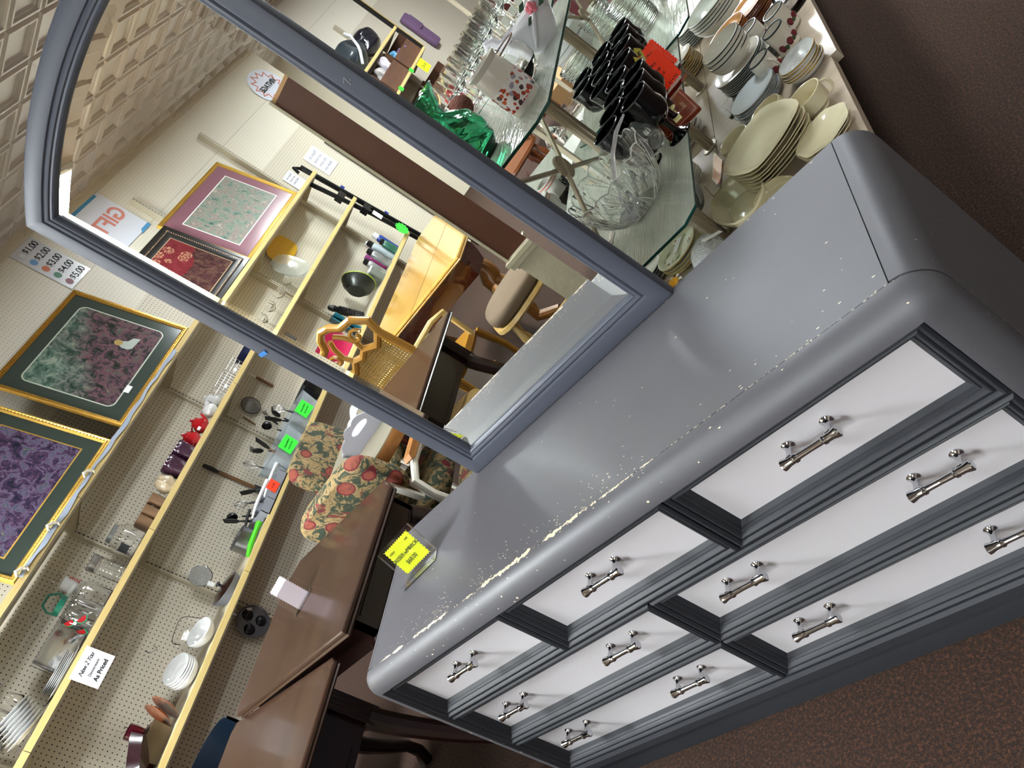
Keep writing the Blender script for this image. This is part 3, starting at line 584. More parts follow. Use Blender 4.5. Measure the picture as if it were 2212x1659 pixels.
bx = thing('wire_crate', 'brown mesh crate under the burgundy mug on the bottom shelf', 'crate', (XS-.03, .54, z3_)); obj('crate', B().ring([(-.1, -.09), (.1, -.09), (.1, .09), (-.1, .09)], [(0, 0), (-.01, .105), (.0, .107), (.006, .1), (.006, .004)], lambda u, v, h: (u, v, h)).box(-.1, -.09, 0, .1, .09, .004), mat('bronze_mesh', '6a5a44', .4, .4), bx, smooth=False)
one('baking_dish', 'dark burgundy baking dish leaning out over the shelf edge', 'dish', B().lathe([(0, 0), (.08, 0), (.10, .05), (.105, .05), (.085, -.004), (0, -.005)], 24, sq=6, ey=1.3), mat('maroon_enamel', '2c0b14', .2, coat=.5), (XS+.10, .44, z3_+.06), rot=(.3, -.7, .2))
for k, (y, z) in enumerate(((.74, .07), (.72, .085))): one('amber_plate', ('orange brown plate standing behind the burgundy mug', 'second orange plate standing behind the burgundy mug')[k], 'plate', B().lathe(plate_prof(.085, .018), 28), mat('terracotta_glaze', '8a4826', .25, coat=.4), (XS+.04, y-.03*k, z3_+z), rot=(PI/2-.3, 0, -.12))

# ---- hanging on the pegboard
def hook(par, y, z): obj('peg_hook', B().tube([(0, y, z), (.03, y, z), (.045, y, z-.005), (.047, y, z+.012)], .002, 6), WIRE, par)
st = thing('sharpening_steel', 'long dark honing tool with carved wooden handle hanging under the middle shelf', 'kitchen tool', (WX+.02, 2.30, 1.215), rot=(.04, 0, 0)); obj('handle', B().tube([(0, 0, 0), (0, .0, -.06), (0, -.002, -.11)], [.012, .016, .010], 8), DKM, st); obj('shaft', B().cbox((0, 0, -.24), (.012, .022, .26)), UW, st, smooth=False); obj('blade', B().cbox((0, 0, -.385), (.004, .05, .05)), mat('tool_steel', '5d6064', .35, .8), st, smooth=False)
kn = thing('carving_knife', 'wooden handled fork hanging beneath the middle shelf near the mirror frame', 'kitchen tool', (WX+.02, 3.20, 1.21)); obj('handle', B().cbox((0, 0, -.10), (.012, .018, .14)), UW, kn, smooth=False); obj('tines', B().tube([(0, -.006, -.03), (0, -.006, .03)], .0018, 5).tube([(0, .006, -.03), (0, .006, .03)], .0018, 5), WIRE, kn)
sv2 = thing('strainer', 'round mesh strainer hanging flat on the pegboard', 'strainer', (WX+.03, 2.93, 1.12), rot=(0, PI/2, 0)); obj('mesh', B().lathe([(0, .03), (.04, .025), (.07, .0)], 24), MESH, sv2); obj('rim', B().tube([(.071*math.cos(2*PI*i/28), .071*math.sin(2*PI*i/28), 0) for i in range(28)], .003, 6, True), DKM, sv2); obj('handle', B().tube([(.07, 0, 0), (.13, 0, 0)], .004, 6), WIRE, sv2)
sp = thing('peeler', 'small black handled peeler hanging on the pegboard beside the strainer', 'kitchen tool', (WX+.02, 2.94, 1.02), rot=(-.35, 0, 0)); obj('handle', B().tube([(0, 0, -.05), (0, 0, -.10), (0, 0, -.14)], [.008, .010, .006], 8), DKM, sp); obj('blade', B().prism([(-.02, -.0), (0, -.05), (.02, .0)], 0, .002, ax='x'), WIRE, sp, smooth=False)
hd = thing('whisk', 'thin brown handled whisk hanging by the first plastic bin', 'whisk', (WX+.03, 2.80, 1.13)); obj('handle', B().tube([(0, 0, 0), (0, -.01, -.10)], [.008, .006], 8), UW, hd); obj('wires', B().tube([(0, 0, 0), (.02, .02, .06), (0, 0, .10), (-.02, -.02, .06), (0, 0, 0)], .0014, 5), WIRE, hd)
eg = thing('egg_poacher', 'grey egg poacher with three dark cups hanging below the bottom shelf', 'pan', (WX+.03, 1.43, .52), rot=(0, PI/2, 0)); obj('pan', B().lathe([(0, 0), (.10, 0), (.105, .012), (.10, .014), (.094, .006), (0, .006)], 32), mat('cast_aluminium', '7d7e84', .35, .7), eg)
for k in range(3): a = 2*PI*k/3+.5; obj('cup', B().lathe([(.036, .006), (.033, .012), (.02, .02), (0, .024)], 18, (.052*math.cos(a), .052*math.sin(a), 0)), mat('cup_charcoal', '2c2d31', .3, .5), eg)
obj('hanger', B().tube([(-.10, 0, .004), (-.14, 0, .004)], .006, 6), WIRE, eg); sticker(eg, (-.05, .06, .016), (PI/2, 0, .5))
for k, (y, z) in enumerate([(1.05, .98), (.62, .93), (.98, 1.59), (1.22, 1.6), (.30, 1.5), (.77, .5), (1.37, .55), (.62, 1.56)]):
    h_ = B().tube([(0, 0, 0), (.05, 0, -.01), (.10, .0, -.012), (.105, 0, .012)], .0022, 6).tube([(0, 0, 0), (.004, 0, .03), (0, 0, .03)], .0022, 6)
    one('peg_hook', 'empty wire hook on the cream pegboard between the shelves', 'hook', h_, WIRE, (WX, y, z), group='empty hooks on the pegboard')

# ---- framed prints leaning on the top shelf
def paint_tex(name, kind):
    t = NT(name); v = t.co(); x, y, z = t.xyz(v)
    f = t.noise(v, 16, 6, .75, .8); f2 = t.noise(v, 4, 3, .5, .3); f3 = t.noise(t.map(v, loc=(3, 1, 2)), 60, 3, .8)
    if kind == 0:
        a = t.ramp(f, [(.30, '10160f'), (.42, '26332a'), (.48, '4c3e4a'), (.54, '7a525c'), (.60, '3c5248'), (.70, '94806c')])
        b = t.ramp(f, [(.32, '243430'), (.46, '4c6a5c'), (.56, '7c9084'), (.66, 'a0a894')])
        c = t.mix(t.ramp(t.math('ADD', t.math('SUBTRACT', t.math('MULTIPLY', z, .9), t.math('MULTIPLY', x, .45)), t.math('MULTIPLY', f2, .6)), [(.68, '000000'), (.92, 'ffffff')]), a, b)
        c = t.mix(t.math('GREATER_THAN', f3, .66), c, 'a8807c')
    elif kind == 1:
        a = t.ramp(f, [(.3, '10141c'), (.42, '2c2c44'), (.49, '4e3450'), (.55, '6e6480'), (.62, '3a4a54'), (.72, 'a49878')])
        c = t.mix(t.math('GREATER_THAN', f3, .64), a, '9a7088')
    elif kind == 2:
        a = t.ramp(f, [(.3, '40544c'), (.43, '748c84'), (.5, '989c90'), (.56, '8c7478'), (.64, 'b4b8a8')]); c = t.mix(t.math('GREATER_THAN', f3, .66), a, '8c5c60')
    else:
        a = t.ramp(f, [(.3, '241414'), (.5, '44282a'), (.7, '665040')]); vv = t.vor(v, 9); r_ = t.math('LESS_THAN', vv.outputs['Distance'], .38)
        up = t.math('GREATER_THAN', t.math('ADD', t.math('ADD', z, t.math('MULTIPLY', x, .25)), t.math('MULTIPLY', f2, .25)), .42); c = t.mix(up, a, t.ramp(f, [(.3, '54161c'), (.6, '702830')])); c = t.mix(t.math('MULTIPLY', t.math('MULTIPLY', r_, up), t.math('GREATER_THAN', f3, .5)), c, 'a87c64')
    t.set('Base Color', c); t.set('Roughness', .12); t.set('Coat Weight', .35); t.set('Coat Roughness', .05); return t.m
GOLD = mat('gold_leaf_frame', 'b88c3a', .3, .6, .25, 30); GOLD2 = mat('bright_gold_frame', 'd2aa50', .3, .6, .2, 60); MATG = mat('dark_green_mat_board', '39443e', .15, coat=.35); MATP = mat('mauve_mat_board', '8a606e', .15, coat=.3)
def picture(lab, loc, w, h, fw, mw, fm, mm, art, tilt, rz=PI/2, beads=False, roundc=False, inner=None):
    p = thing('framed_print', lab, 'picture', loc, rot=(tilt, 0, rz)); o_ = [(-w/2, 0), (w/2, 0), (w/2, h), (-w/2, h)]
    f = B().ring(o_, [(0, -.012), (0, .006), (.004, .014), (fw*.35, .016), (fw*.5, .009), (fw*.75, .012), (fw, .004), (fw, 0)], lambda u, v, q: (u, -q, v)); obj('frame', f, fm, p, ang=.5)
    if beads:
        bb = B(); n = int(w/.02)
        for k in range(n): bb.cbox((-w/2+fw*.5+(w-fw)*k/(n-1), -.012, fw*.55), (.008, .006, .006)); bb.cbox((-w/2+fw*.5+(w-fw)*k/(n-1), -.012, h-fw*.55), (.008, .006, .006))
        n = int(h/.02)
        for k in range(n): bb.cbox((-w/2+fw*.55, -.012, fw*.5+(h-fw)*k/(n-1)), (.006, .006, .008)); bb.cbox((w/2-fw*.55, -.012, fw*.5+(h-fw)*k/(n-1)), (.006, .006, .008))
        obj('beading', bb, GOLD2 if fm is not BLK else mat('tan_bead', 'a08468', .5), p, smooth=False)
    obj('mat_board', B().box(-w/2+fw*.9, .0, fw*.9, w/2-fw*.9, .004, h-fw*.9), mm, p, smooth=False)
    a0, a1, c0, c1 = -w/2+fw+mw, w/2-fw-mw, fw+mw, h-fw-mw
    if roundc:
        q = []; r = .04
        for cx, cz, s0 in ((a1-r, c1-r, 0), (a0+r, c1-r, PI/2), (a0+r, c0+r, PI), (a1-r, c0+r, 1.5*PI)): q += [(cx+r*math.cos(s0+PI/2*i/6), cz+r*math.sin(s0+PI/2*i/6)) for i in range(7)]
    else: q = [(a0, c0), (a1, c0), (a1, c1), (a0, c1)]
    if inner: obj('inner_border', B().ring(q, [(-.008, .0), (-.008, .0012), (0, .0012), (0, 0)], lambda u, v, k: (u, -k, v)), inner, p, smooth=False)
    obj('print', B().prism(q, -.0008, .002, ax='y'), art, p, smooth=False)
    return p
BLK = mat('black_carved_frame', '1c1b1c', .28, 0, .3, 30, coat=.3)
P0, P1, P2, P3 = paint_tex('garden_print', 0), paint_tex('cottage_print', 1), paint_tex('misty_print', 2), paint_tex('red_floral_print', 3)
# gardener figure of the print is part of the picture surface
pic = picture('garden print with kneeling figure, green mat and gold beaded frame, on the top shelf', (-3.30, 2.565, z1_+.012), .95, .78, .032, .085, GOLD, MATG, P0, -.26, beads=True, roundc=True, inner=mat('pale_line', 'b8c0b0', .5))
fg = B().prism([(.0, 0), (.10, -.01), (.09, .03), (.05, .05), (.035, .085), (.0, .09), (-.02, .06), (-.02, .02)], -.0012, .0, MT((.14, 0, .23)), ax='y'); obj('painted_figure', fg, mat('painted_white', 'a8b0a8', .3), pic, smooth=False)
obj('painted_hat', B().lathe([(0, 0), (.026, 0)], 16, M=MT((.155, -.0016, .325), PI/2)), mat('painted_straw', 'a88c48', .3), pic, smooth=False)
sticker(pic, (-.19, -.003, .10), (0, 0, 0), .06, .035)
pic2 = picture('cottage garden print with gold line border and ornate gold frame, nearest the camera', (-3.28, 1.47, z1_+.012), .98, .68, .035, .085, GOLD2, MATG, P1, -.26, beads=True, inner=GOLD2)
cl = B(); N = 26; vs = []
for i in range(N+1):
    y = 1.0+1.75*i/N; vs += [(-3.36, y, z1_+.002), (-3.255+.01*math.sin(i*1.7), y, z1_+.012+.006*math.sin(i*2.3)), (-3.222, y, z1_+.014+.004*math.sin(i*1.9)), (-3.219+.003*math.sin(i), y, z1_-.006+.010*math.sin(i*1.3)*math.sin(i*.7))]
cl.add(vs, [(i*4+j, i*4+4+j, i*4+5+j, i*4+1+j) for i in range(N) for j in range(3)])
one('table_runner', 'thin pale blue cloth under the framed garden prints, hanging over the shelf edge', 'cloth', cl, mat('pale_blue_cloth', 'a4aebf', .8), (0, 0, 0))
for k, y in enumerate((1.02, 1.30, 1.66)):
    one('lace_scrap', 'crumpled cream crochet lace trim hanging over the top shelf edge', 'lace', B().tube([(0, -.03, .0), (.006, -.01, .016), (.008, .012, .006), (.004, .03, -.016), (0, .022, -.03)], [.006, .012, .010, .008, .004], 8), mat('cream_lace', 'd8cfba', .9, bump=.8, bs=90), (-3.212, y, z1_+.016), group='lace trim on the top shelf edge')
# price code sign high on the wall
ps = thing('price_code_sign', 'white sign listing five coloured dots with prices one to five dollars', 'sign', (WX+.004, 3.265, 2.755), rot=(0, 0, PI/2))
obj('card', B().box(-.125, -.002, -.218, .125, 0, .212), mat('laminated_white', 'd2d4da', .25, coat=.3), ps, smooth=False)
for k, (s_, c) in enumerate((('$1.00', 'd6d8de'), ('$2.00', '5c8fc0'), ('$3.00', 'c0602c'), ('$4.00', '1c6a44'), ('$5.00', '6c1a2c'))):
    z = .155-.082*k
    obj('colour_dot', B().lathe([(0, 0), (.026, 0)], 24, M=MT((-.07, -.0028, z), PI/2)), mat('dot_'+c, c, .4), ps, smooth=False)
    if k == 0: obj('dot_outline', B().tube([(-.07+.026*math.cos(2*PI*i/28), -.003, z+.026*math.sin(2*PI*i/28)) for i in range(28)], .0008, 4, True), mat('outline_grey', '9a9ca4', .5), ps)
    text('writing', s_, .066, BLACK, ps, (.035, -.003, z), (PI/2, 0, 0), align='CENTER', bold=.0008, space=.95)
# cardboard bins and bedding far beyond the mirror
CARD = wood('brown_cardboard', '4e3220', '66442c', .8, 3, 1)
zb_ = 1.312
for k, (y0, y1, za) in enumerate(((7.66, 8.34, 1.318), (8.36, 9.06, 1.318), (7.66, 8.34, .742), (8.36, 9.06, .742))):
    c = thing('cardboard_bin', ('brown cardboard bin on the far middle shelf, nearer', 'brown cardboard bin on the far middle shelf, at its end', 'brown cardboard bin on the far bottom shelf, nearer', 'brown cardboard bin on the far bottom shelf, at its end')[k], 'box', ((SX0+SX1)/2-.01, (y0+y1)/2, za)); w = (y1-y0)/2-.01
    obj('box', B().box(-.17, -w, 0, .17, w, .004).box(-.17, -w, 0, -.166, w, .36).box(.166, -w, 0, .17, w, .22).box(-.17, -w, 0, .17, -w+.004, .33).box(-.17, w-.004, 0, .17, w, .33), CARD, c, smooth=False)
BAGM = None
t = NT('clear_bag_film'); t.set('Base Color', lin('e8ecee')); t.set('Roughness', .12); t.set('Transmission Weight', .6); t.set('IOR', 1.15); t.bump(t.noise(t.co(), 22, 4, .7), 1, .03); BAGM = t.m
def blob(c, e, seed, mt, name, lab, cat, n=20, amp=.20, grp=None):
    b = B(); random.seed(seed); ph = [random.uniform(0, 6) for _ in range(6)]
    def rr(a, t_): return 1+amp*(math.sin(3*a+ph[0]+2*t_)*.5+math.sin(5*a+ph[1]-3*t_)*.35+math.sin(4*t_+ph[2]+a)*.5)
    vs = []; m_ = 16
    for j in range(m_+1):
        th = PI*j/m_
        for i in range(n): a = 2*PI*i/n; k = rr(a, th) if 0 < j < m_ else 1; vs.append((e[0]*math.sin(th)*math.cos(a)*k, e[1]*math.sin(th)*math.sin(a)*k, e[2]*(1-math.cos(th))))
    b.add(vs, [(j*n+i, j*n+(i+1) % n, (j+1)*n+(i+1) % n, (j+1)*n+i) for j in range(m_) for i in range(n)])
    return one(name, lab, cat, b, mt, c, group=grp)
bg1 = blob((-3.40, 8.02, 1.742), (.17, .28, .20), 3, mat('slate_bedding', '2e383e', .35, 0, .3, 12, .8, 18, coat=.6), 'bagged_bedding', 'slate grey bedding in a clear bag with white piping, on the far top shelf', 'bedding bag')
obj('white_strap', B().tube([(.12, -.2, .05), (.19, -.12, .14), (.175, .0, .20), (.19, .06, .32), (.15, .1, .40)], .018, 6), mat('white_strap', 'd8d8dc', .6), bg1)
blob((-3.42, 8.62, 1.742), (.15, .24, .17), 5, mat('navy_bedding', '12131f', .25, coat=.8, bump=1, bs=20), 'bagged_bedding', 'dark navy bedding in a shiny bag behind the slate one', 'bedding bag')
blob((-3.45, 7.60, 1.742), (.12, .12, .15), 9, mat('green_print_cloth', '8aa050', .6, 0, .4, 20), 'folded_blanket', 'green patterned blanket in a bag beside the slate bedding', 'blanket')
for k, (y, z, c, lb) in enumerate(((7.98, 1.36, 'b9b4ae', 'white bag of ribbon spilling over the first cardboard bin'), (8.24, 1.40, 'c8c2cc', 'pale lilac bag standing in the first cardboard bin'), (8.20, .80, 'b0a89c', 'bag of white cloth in the lower cardboard bin'), (8.55, 1.50, '5c9ac0', 'small blue packet in the far cardboard bin'), (8.80, 1.44, '8a6c94', 'purple packet in the far cardboard bin'))):
    blob((-3.34, y, z), (.07, .09, .15 if k < 3 else .06), 20+k, mat('bag_'+c, c, .3, 0, .3, 20, 1, 20, coat=.5), 'craft_bag', lb, 'bag', n=28, amp=.38)
cd_ = thing('price_card', 'yellow price card clipped to the far middle shelf edge', 'price card', (-3.222, 8.62, 1.28)); obj('card', B().box(0, -.12, -.16, .002, .12, 0), mat('yellow_price_card', 'd8e81c', .6), cd_, smooth=False); text('writing', '25¢ ea', .06, BLACK, cd_, (.0025, 0, -.08), (PI/2, 0, PI/2), align='CENTER')
for k, y in enumerate((8.30, 7.75)): one('price_tag', ('small green tag on the far shelf edge near the yellow card', 'small green tag on the far shelf edge, nearer')[k], 'tag', B().box(0, -.04, -.03, .002, .04, .03), NEONG, (-3.222, y, 1.30), smooth=False)
pb = thing('garment_bag', 'purple folded garment bag hanging on the pegboard beyond the cardboard bins', 'bag', (WX+.05, 10.3, 1.45)); PUR = mat('purple_canvas', '6e5474', .7)
obj('body', B().lathe([(0, -.30), (.10, -.30), (.12, -.27), (.12, .27), (.10, .30), (0, .30)], 16, sq=6, ex=.35), PUR, pb); obj('pocket', B().lathe([(0, .0), (.07, .0), (.09, .02), (.09, .22), (.07, .24), (0, .24)], 16, (.035, .0, 0), sq=6, ex=.35), PUR, pb)
# dark channel beyond the pegboard panels
struct(obj('trim_20', B().box(WX, 9.88, 1.3, WX+.03, 9.96, CEIL), mat('black_channel', '161412', .6), smooth=False))
struct(obj('trim_21', B().box(WX, 9.96, 1.3, WX+.035, 9.985, CEIL), YELLOW, smooth=False))

# ================================================================ DARK TABLES
def top_slab(poly, z, th, name, mt, par, edge=None):
    b = B(); c = Vector((sum(p[0] for p in poly)/len(poly), sum(p[1] for p in poly)/len(poly)))
    pr_ = [(.0, -th), (-.004, -th*.8), (0, -th*.62), (.002, -th*.55), (-.003, -th*.4), (-.001, -th*.12), (.004, 0), (.014, 0)]
    b.ring(poly, pr_, lambda u, v, h: (u, v, z+h)); n = len(poly); L = len(pr_)
    b.add([b.v[(L-1)*n+i] for i in range(n)], [list(range(n))]); b.add([b.v[i] for i in range(n)], [list(range(n))[::-1]])
    return obj(name, b, mt, par, ang=.5)
def cabriole(par, x, y, z, mt, sx=1, sy=1, name='leg', L=None):
    P = []; R_ = []
    for i in range(13):
        t_ = i/12; o_ = .045*math.sin(t_*PI*1.1)*(1-t_*.2)-.035*t_*t_+ (.05*max(0, t_-.88)/.12)
        P.append((x+sx*o_, y+sy*o_, z*(1-t_)+.012*t_)); R_.append(.034*(1-t_)+.016+.012*max(0, t_-.85)/.15)
    return obj(name, B().tube(P, R_, 12), mt, par)
t1 = thing('dropleaf_table', 'dark mahogany table with clipped corners left of the dresser, under the pink price card', 'table', (0, 0, 0))
poly1 = [(-1.045, .235), (-1.015, .765), (-1.10, .845), (-1.88, .905), (-1.99, .80), (-1.99, .30), (-1.96, .27)]
top_slab(poly1, .76, .030, 'table_top', TABLETOP, t1)
ap = B().box(-1.90, .30, .60, -1.10, .318, .73).box(-1.90, .78, .60, -1.10, .798, .73).box(-1.90, .30, .60, -1.882, .80, .73).box(-1.118, .30, .60, -1.10, .80, .73)
ap.box(-1.102, .34, .628, -1.094, .76, .632).box(-1.102, .34, .700, -1.094, .76, .704)
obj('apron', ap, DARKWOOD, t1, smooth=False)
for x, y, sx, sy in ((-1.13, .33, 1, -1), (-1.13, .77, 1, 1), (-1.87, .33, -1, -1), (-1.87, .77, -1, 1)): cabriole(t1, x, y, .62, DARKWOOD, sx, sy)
t2 = thing('sofa_table', 'long dark mahogany table with reeded corner, nearest the camera on the left', 'table', (0, 0, 0))
poly2 = [(-1.155, -1.14), (-1.14, .19), (-1.17, .215), (-2.06, .285), (-2.09, .25), (-2.09, -.98), (-1.92, -1.15)]
top_slab(poly2, .728, .026, 'table_top', TABLETOP, t2)
ap = B().box(-1.98, -1.04, .545, -1.25, -1.02, .71).box(-1.98, .13, .545, -1.25, .15, .71).box(-1.98, -1.04, .545, -1.96, .15, .71).box(-1.25, -1.04, .545, -1.23, .15, .71)
ap.box(-1.232, -.90, .565, -1.226, .02, .569)
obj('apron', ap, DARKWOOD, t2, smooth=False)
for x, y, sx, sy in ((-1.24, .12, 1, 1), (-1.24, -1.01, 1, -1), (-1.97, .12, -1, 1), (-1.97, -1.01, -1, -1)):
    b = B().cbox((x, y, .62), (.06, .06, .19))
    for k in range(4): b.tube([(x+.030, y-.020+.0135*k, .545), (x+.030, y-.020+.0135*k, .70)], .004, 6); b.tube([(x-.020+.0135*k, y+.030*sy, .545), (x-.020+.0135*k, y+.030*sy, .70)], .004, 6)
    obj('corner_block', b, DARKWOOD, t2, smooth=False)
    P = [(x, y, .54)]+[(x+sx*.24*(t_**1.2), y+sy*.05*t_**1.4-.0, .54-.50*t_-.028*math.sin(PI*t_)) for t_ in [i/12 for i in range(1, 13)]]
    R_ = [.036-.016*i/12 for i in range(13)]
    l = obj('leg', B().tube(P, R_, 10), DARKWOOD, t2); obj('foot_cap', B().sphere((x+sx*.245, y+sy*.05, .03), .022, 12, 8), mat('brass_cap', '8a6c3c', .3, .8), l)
# arched skirt panel seen under the dresser end
sk = [(-.55, 0), (-.55, -.10), (-.50, -.16), (-.42, -.19), (-.28, -.13), (-.1, -.10), (.10, -.10), (.28, -.13), (.42, -.19), (.50, -.16), (.55, -.10), (.55, 0)]
obj('skirt', B().prism([(a-.44, .56+c) for a, c in sk], -1.95, -1.93, ax='x'), DARKWOOD, t2, smooth=False)
# navy chair behind the tables
bc = thing('tub_chair', 'dark navy rounded plastic chair back showing behind the dark tables', 'chair', (-2.40, .20, 0))
b = B(); vs = []; n = 16
for z, r in ((.42, .19), (.55, .20), (.68, .21), (.72, .21), (.72, .20), (.55, .19), (.42, .18)):
    for i in range(n+1): a = PI*.35+PI*1.3*i/n; vs.append((r*math.cos(a), r*math.sin(a), z))
b.add(vs, [(j*(n+1)+i, j*(n+1)+i+1, (j+1)*(n+1)+i+1, (j+1)*(n+1)+i) for j in range(6) for i in range(n)])
NAVY = mat('navy_plastic', '0a141f', .3); obj('back', b, NAVY, bc); obj('seat', B().lathe([(0, .40), (.22, .40), (.23, .43), (.2, .445), (0, .44)], 24), NAVY, bc)
for k in range(4): a = PI/4+PI/2*k; obj('leg', B().tube([(.15*math.cos(a), .15*math.sin(a), .41), (.21*math.cos(a), .21*math.sin(a), 0)], .012, 8), mat('white_metal', 'd0d0cc', .4), bc)
# pink card stand
stand('price_stand', 'clear price stand with a blank pink paper on the dark table', (-1.60, .585, .7605), .75, .115, .092, mat('pale_pink_card', 'd9cbd2', .7), .075, .125, tilt=-.3, cardz=.62)[0]

# ================================================================ WHITE OVAL TABLE AND FLORAL CHAIRS
def floral():
    t = NT('floral_tapestry'); v = t.map(t.co(), (1, 1, 1), (.3, .2, .5)); f = t.noise(v, 14, 5, .7, 1.6); f2 = t.noise(t.map(v, loc=(4, 2, 7)), 9, 4, .65, 1.2); f3 = t.noise(v, 90, 2)
    c = t.mix(f3, '8c7248', 'a08a5e'); c = t.mix(t.ramp(f, [(.50, '000000'), (.54, 'ffffff')]), c, '343e2e'); c = t.mix(t.ramp(f2, [(.60, '000000'), (.63, 'ffffff')]), c, '74302c')
    vv = t.vor(v, 7.5); d = vv.outputs['Distance']; c = t.mix(t.math('LESS_THAN', d, .26), c, '8a4434'); c = t.mix(t.math('LESS_THAN', t.math('ABSOLUTE', t.math('SUBTRACT', d, .26)), .022), c, '6e1c24')
    c = t.mix(t.math('LESS_THAN', t.math('ABSOLUTE', t.math('SUBTRACT', f, .44)), .008), c, '1e2420')
    t.set('Base Color', c); t.set('Roughness', .85); t.bump(f3, .25, .003); return t.m
FLO = floral(); WMET = mat('white_enamel_metal', 'd9d4c6', .35, coat=.3); OAK = wood('honey_oak', '8c5a2c', 'b07a42', .4, 6, 1)
def pillow(w, h, th, sq=4, n=40, m_=10):
    """soft upholstered slab lying in x-z, thickness along y"""
    b = B(); P = []
    for j in range(m_+1):
        a = -PI/2+PI*j/m_; s_ = math.cos(a)**.35 if abs(math.cos(a)) > 1e-6 else 0; y = th/2*math.sin(a)
        P.append((s_, y))
    vs = []
    for s_, y in P:
        for i in range(n):
            a = 2*PI*i/n; ca, sa = math.cos(a), math.sin(a); k = (abs(ca)**sq+abs(sa)**sq)**(-1/sq); q = 1-(1-s_)*(.06/max(w, h)*2+.05); q = q if s_ > 0 else 0
            vs.append((w/2*k*ca*q, y, h/2*k*sa*q))
    return b.add(vs, [(j*n+i, j*n+(i+1) % n, (j+1)*n+(i+1) % n, (j+1)*n+i) for j in range(m_) for i in range(n)])
wt = thing('dinette_table', 'cream oval dinette table with a wood edge behind the dark table', 'table', (-1.60, 1.72, 0))
def sup(a, b_, n=48, sq=3.2): return [(a*math.copysign(abs(math.cos(2*PI*i/n))**(2/sq), math.cos(2*PI*i/n)), b_*math.copysign(abs(math.sin(2*PI*i/n))**(2/sq), math.sin(2*PI*i/n))) for i in range(n)]
obj('table_top', B().prism(sup(.405, .625), .712, .742), mat('cream_laminate', '8c8673', .4), wt, ang=.5)
obj('wood_edge', B().ring(sup(.412, .632), [(.012, .735), (0, .738), (-.002, .72), (0, .685), (.010, .684), (.012, .70)], lambda u, v, h: (u, v, h)), OAK, wt, ang=.5)
obj('pedestal', B().lathe([(.06, .70), (.05, .6), (.045, .15), (.06, .1), (.06, .04)], 16), WMET, wt)
for k in range(4): a = PI/4+k*PI/2; obj('foot', B().tube([(0, 0, .09), (.28*math.cos(a), .28*math.sin(a), .02)], [.025, .015], 8), WMET, wt)
def chair(lab, loc, rz, arms=False, lean=.22, hb=.30):
    c = thing('upholstered_chair', lab, 'chair', loc, rz, group=None)
    s_ = pillow(.47, .46, .10); s_.v = [(x, z, y+.45) for x, y, z in s_.v]; obj('seat', s_, FLO, c)
    M = MT((0, -.24, .72), lean); b = pillow(.50, hb, .085, 4.5); b.v = [tuple(M @ Vector(v)) for v in b.v]; obj('backrest', b, FLO, c)
    for sx in (-1, 1):
        obj('back_bracket', B().cbox((sx*.20, -.048, -.12), (.028, .014, .15), M), WMET, c, smooth=False)
        obj('leg', B().tube([(sx*.20, -.20, .62), (sx*.20, -.21, .42), (sx*.20, -.20, .10), (sx*.21, -.23, 0)], .013, 8), WMET, c)
        obj('leg', B().tube([(sx*.20, .18, .42), (sx*.21, .20, 0)], .013, 8), WMET, c)
        if arms:
            a = obj('armrest', B().tube([(sx*.25, -.23, .60), (sx*.27, -.18, .655), (sx*.27, .10, .66), (sx*.265, .19, .635), (sx*.25, .215, .56), (sx*.24, .20, .42)], .016, 10), WMET, c)
            obj('arm_pad', B().prism([(-.16, .668), (.10, .668), (.115, .680), (.10, .695), (-.15, .695), (-.165, .68)], sx*.27-.022, sx*.27+.022, ax='x'), OAK, a, smooth=False)
    return c
chair('floral upholstered chair with its back against the dark mahogany table', (-1.55, 1.235, 0), .18, lean=.20)
chair('floral upholstered chair at the far left side of the oval table', (-2.22, 1.93, 0), -PI/2+.15, lean=.2)
chair('floral armchair with white tube arms and wood pads between the dresser and oval table', (-.86, 1.12, 0), PI+.02, True)
chair('floral upholstered chair hidden behind the mirror at the far end of the table', (-1.6, 2.55, 0), PI)
# scalloped white holder on the oval table
nh = thing('napkin_holder', 'white scalloped basket with oval cut out handle on the oval table', 'basket', (-1.50, 1.42, .743), .32)
WP = mat('white_painted_wood', '9a9aa4', .45)
def scal(w, h, n=4): return [(-w/2, 0), (w/2, 0), (w/2, h*.35)]+[(w/2-w*i/(n*6), h*(.40+.55*math.sin(PI*(i/(n*6))))+.014*abs(math.sin(PI*i/6))) for i in range(1, n*6)]+[(-w/2, h*.35)]
def panel_hole(M, w, h):
    b = B(); o_ = scal(w, h); n = len(o_); cx, cz, rx, rz_ = 0, h*.62, w*.16, h*.16
    hole = []
    for x, z in o_: a = math.atan2((z-cz)/h, (x-cx)/w); hole.append((cx+rx*math.cos(a), cz+rz_*math.sin(a)))
    vs = [M @ Vector((x, y, z)) for y in (0, .005) for L_ in (o_, hole) for x, z in L_]; fs = []
    for i in range(n):
        j = (i+1) % n; fs += [(i, j, n+j, n+i), (2*n+i, 3*n+i, 3*n+j, 2*n+j), (i, 2*n+i, 2*n+j, j), (n+i, n+j, 3*n+j, 3*n+i)]
    return b.add(vs, fs)
for sy in (-1, 1): obj('side_panel', panel_hole(MT((0, sy*.05, 0), -sy*.45), .34, .13), WP, nh, smooth=False)
obj('base', B().box(-.165, -.05, 0, .165, .055, .005), WP, nh, smooth=False)
for sx in (-1, 1): obj('end_panel', B().prism([(-.05, 0), (.055, 0), (.10, .06), (.0, .075), (-.09, .06)], sx*.165-.003, sx*.165+.003, ax='x'), WP, nh, smooth=False)

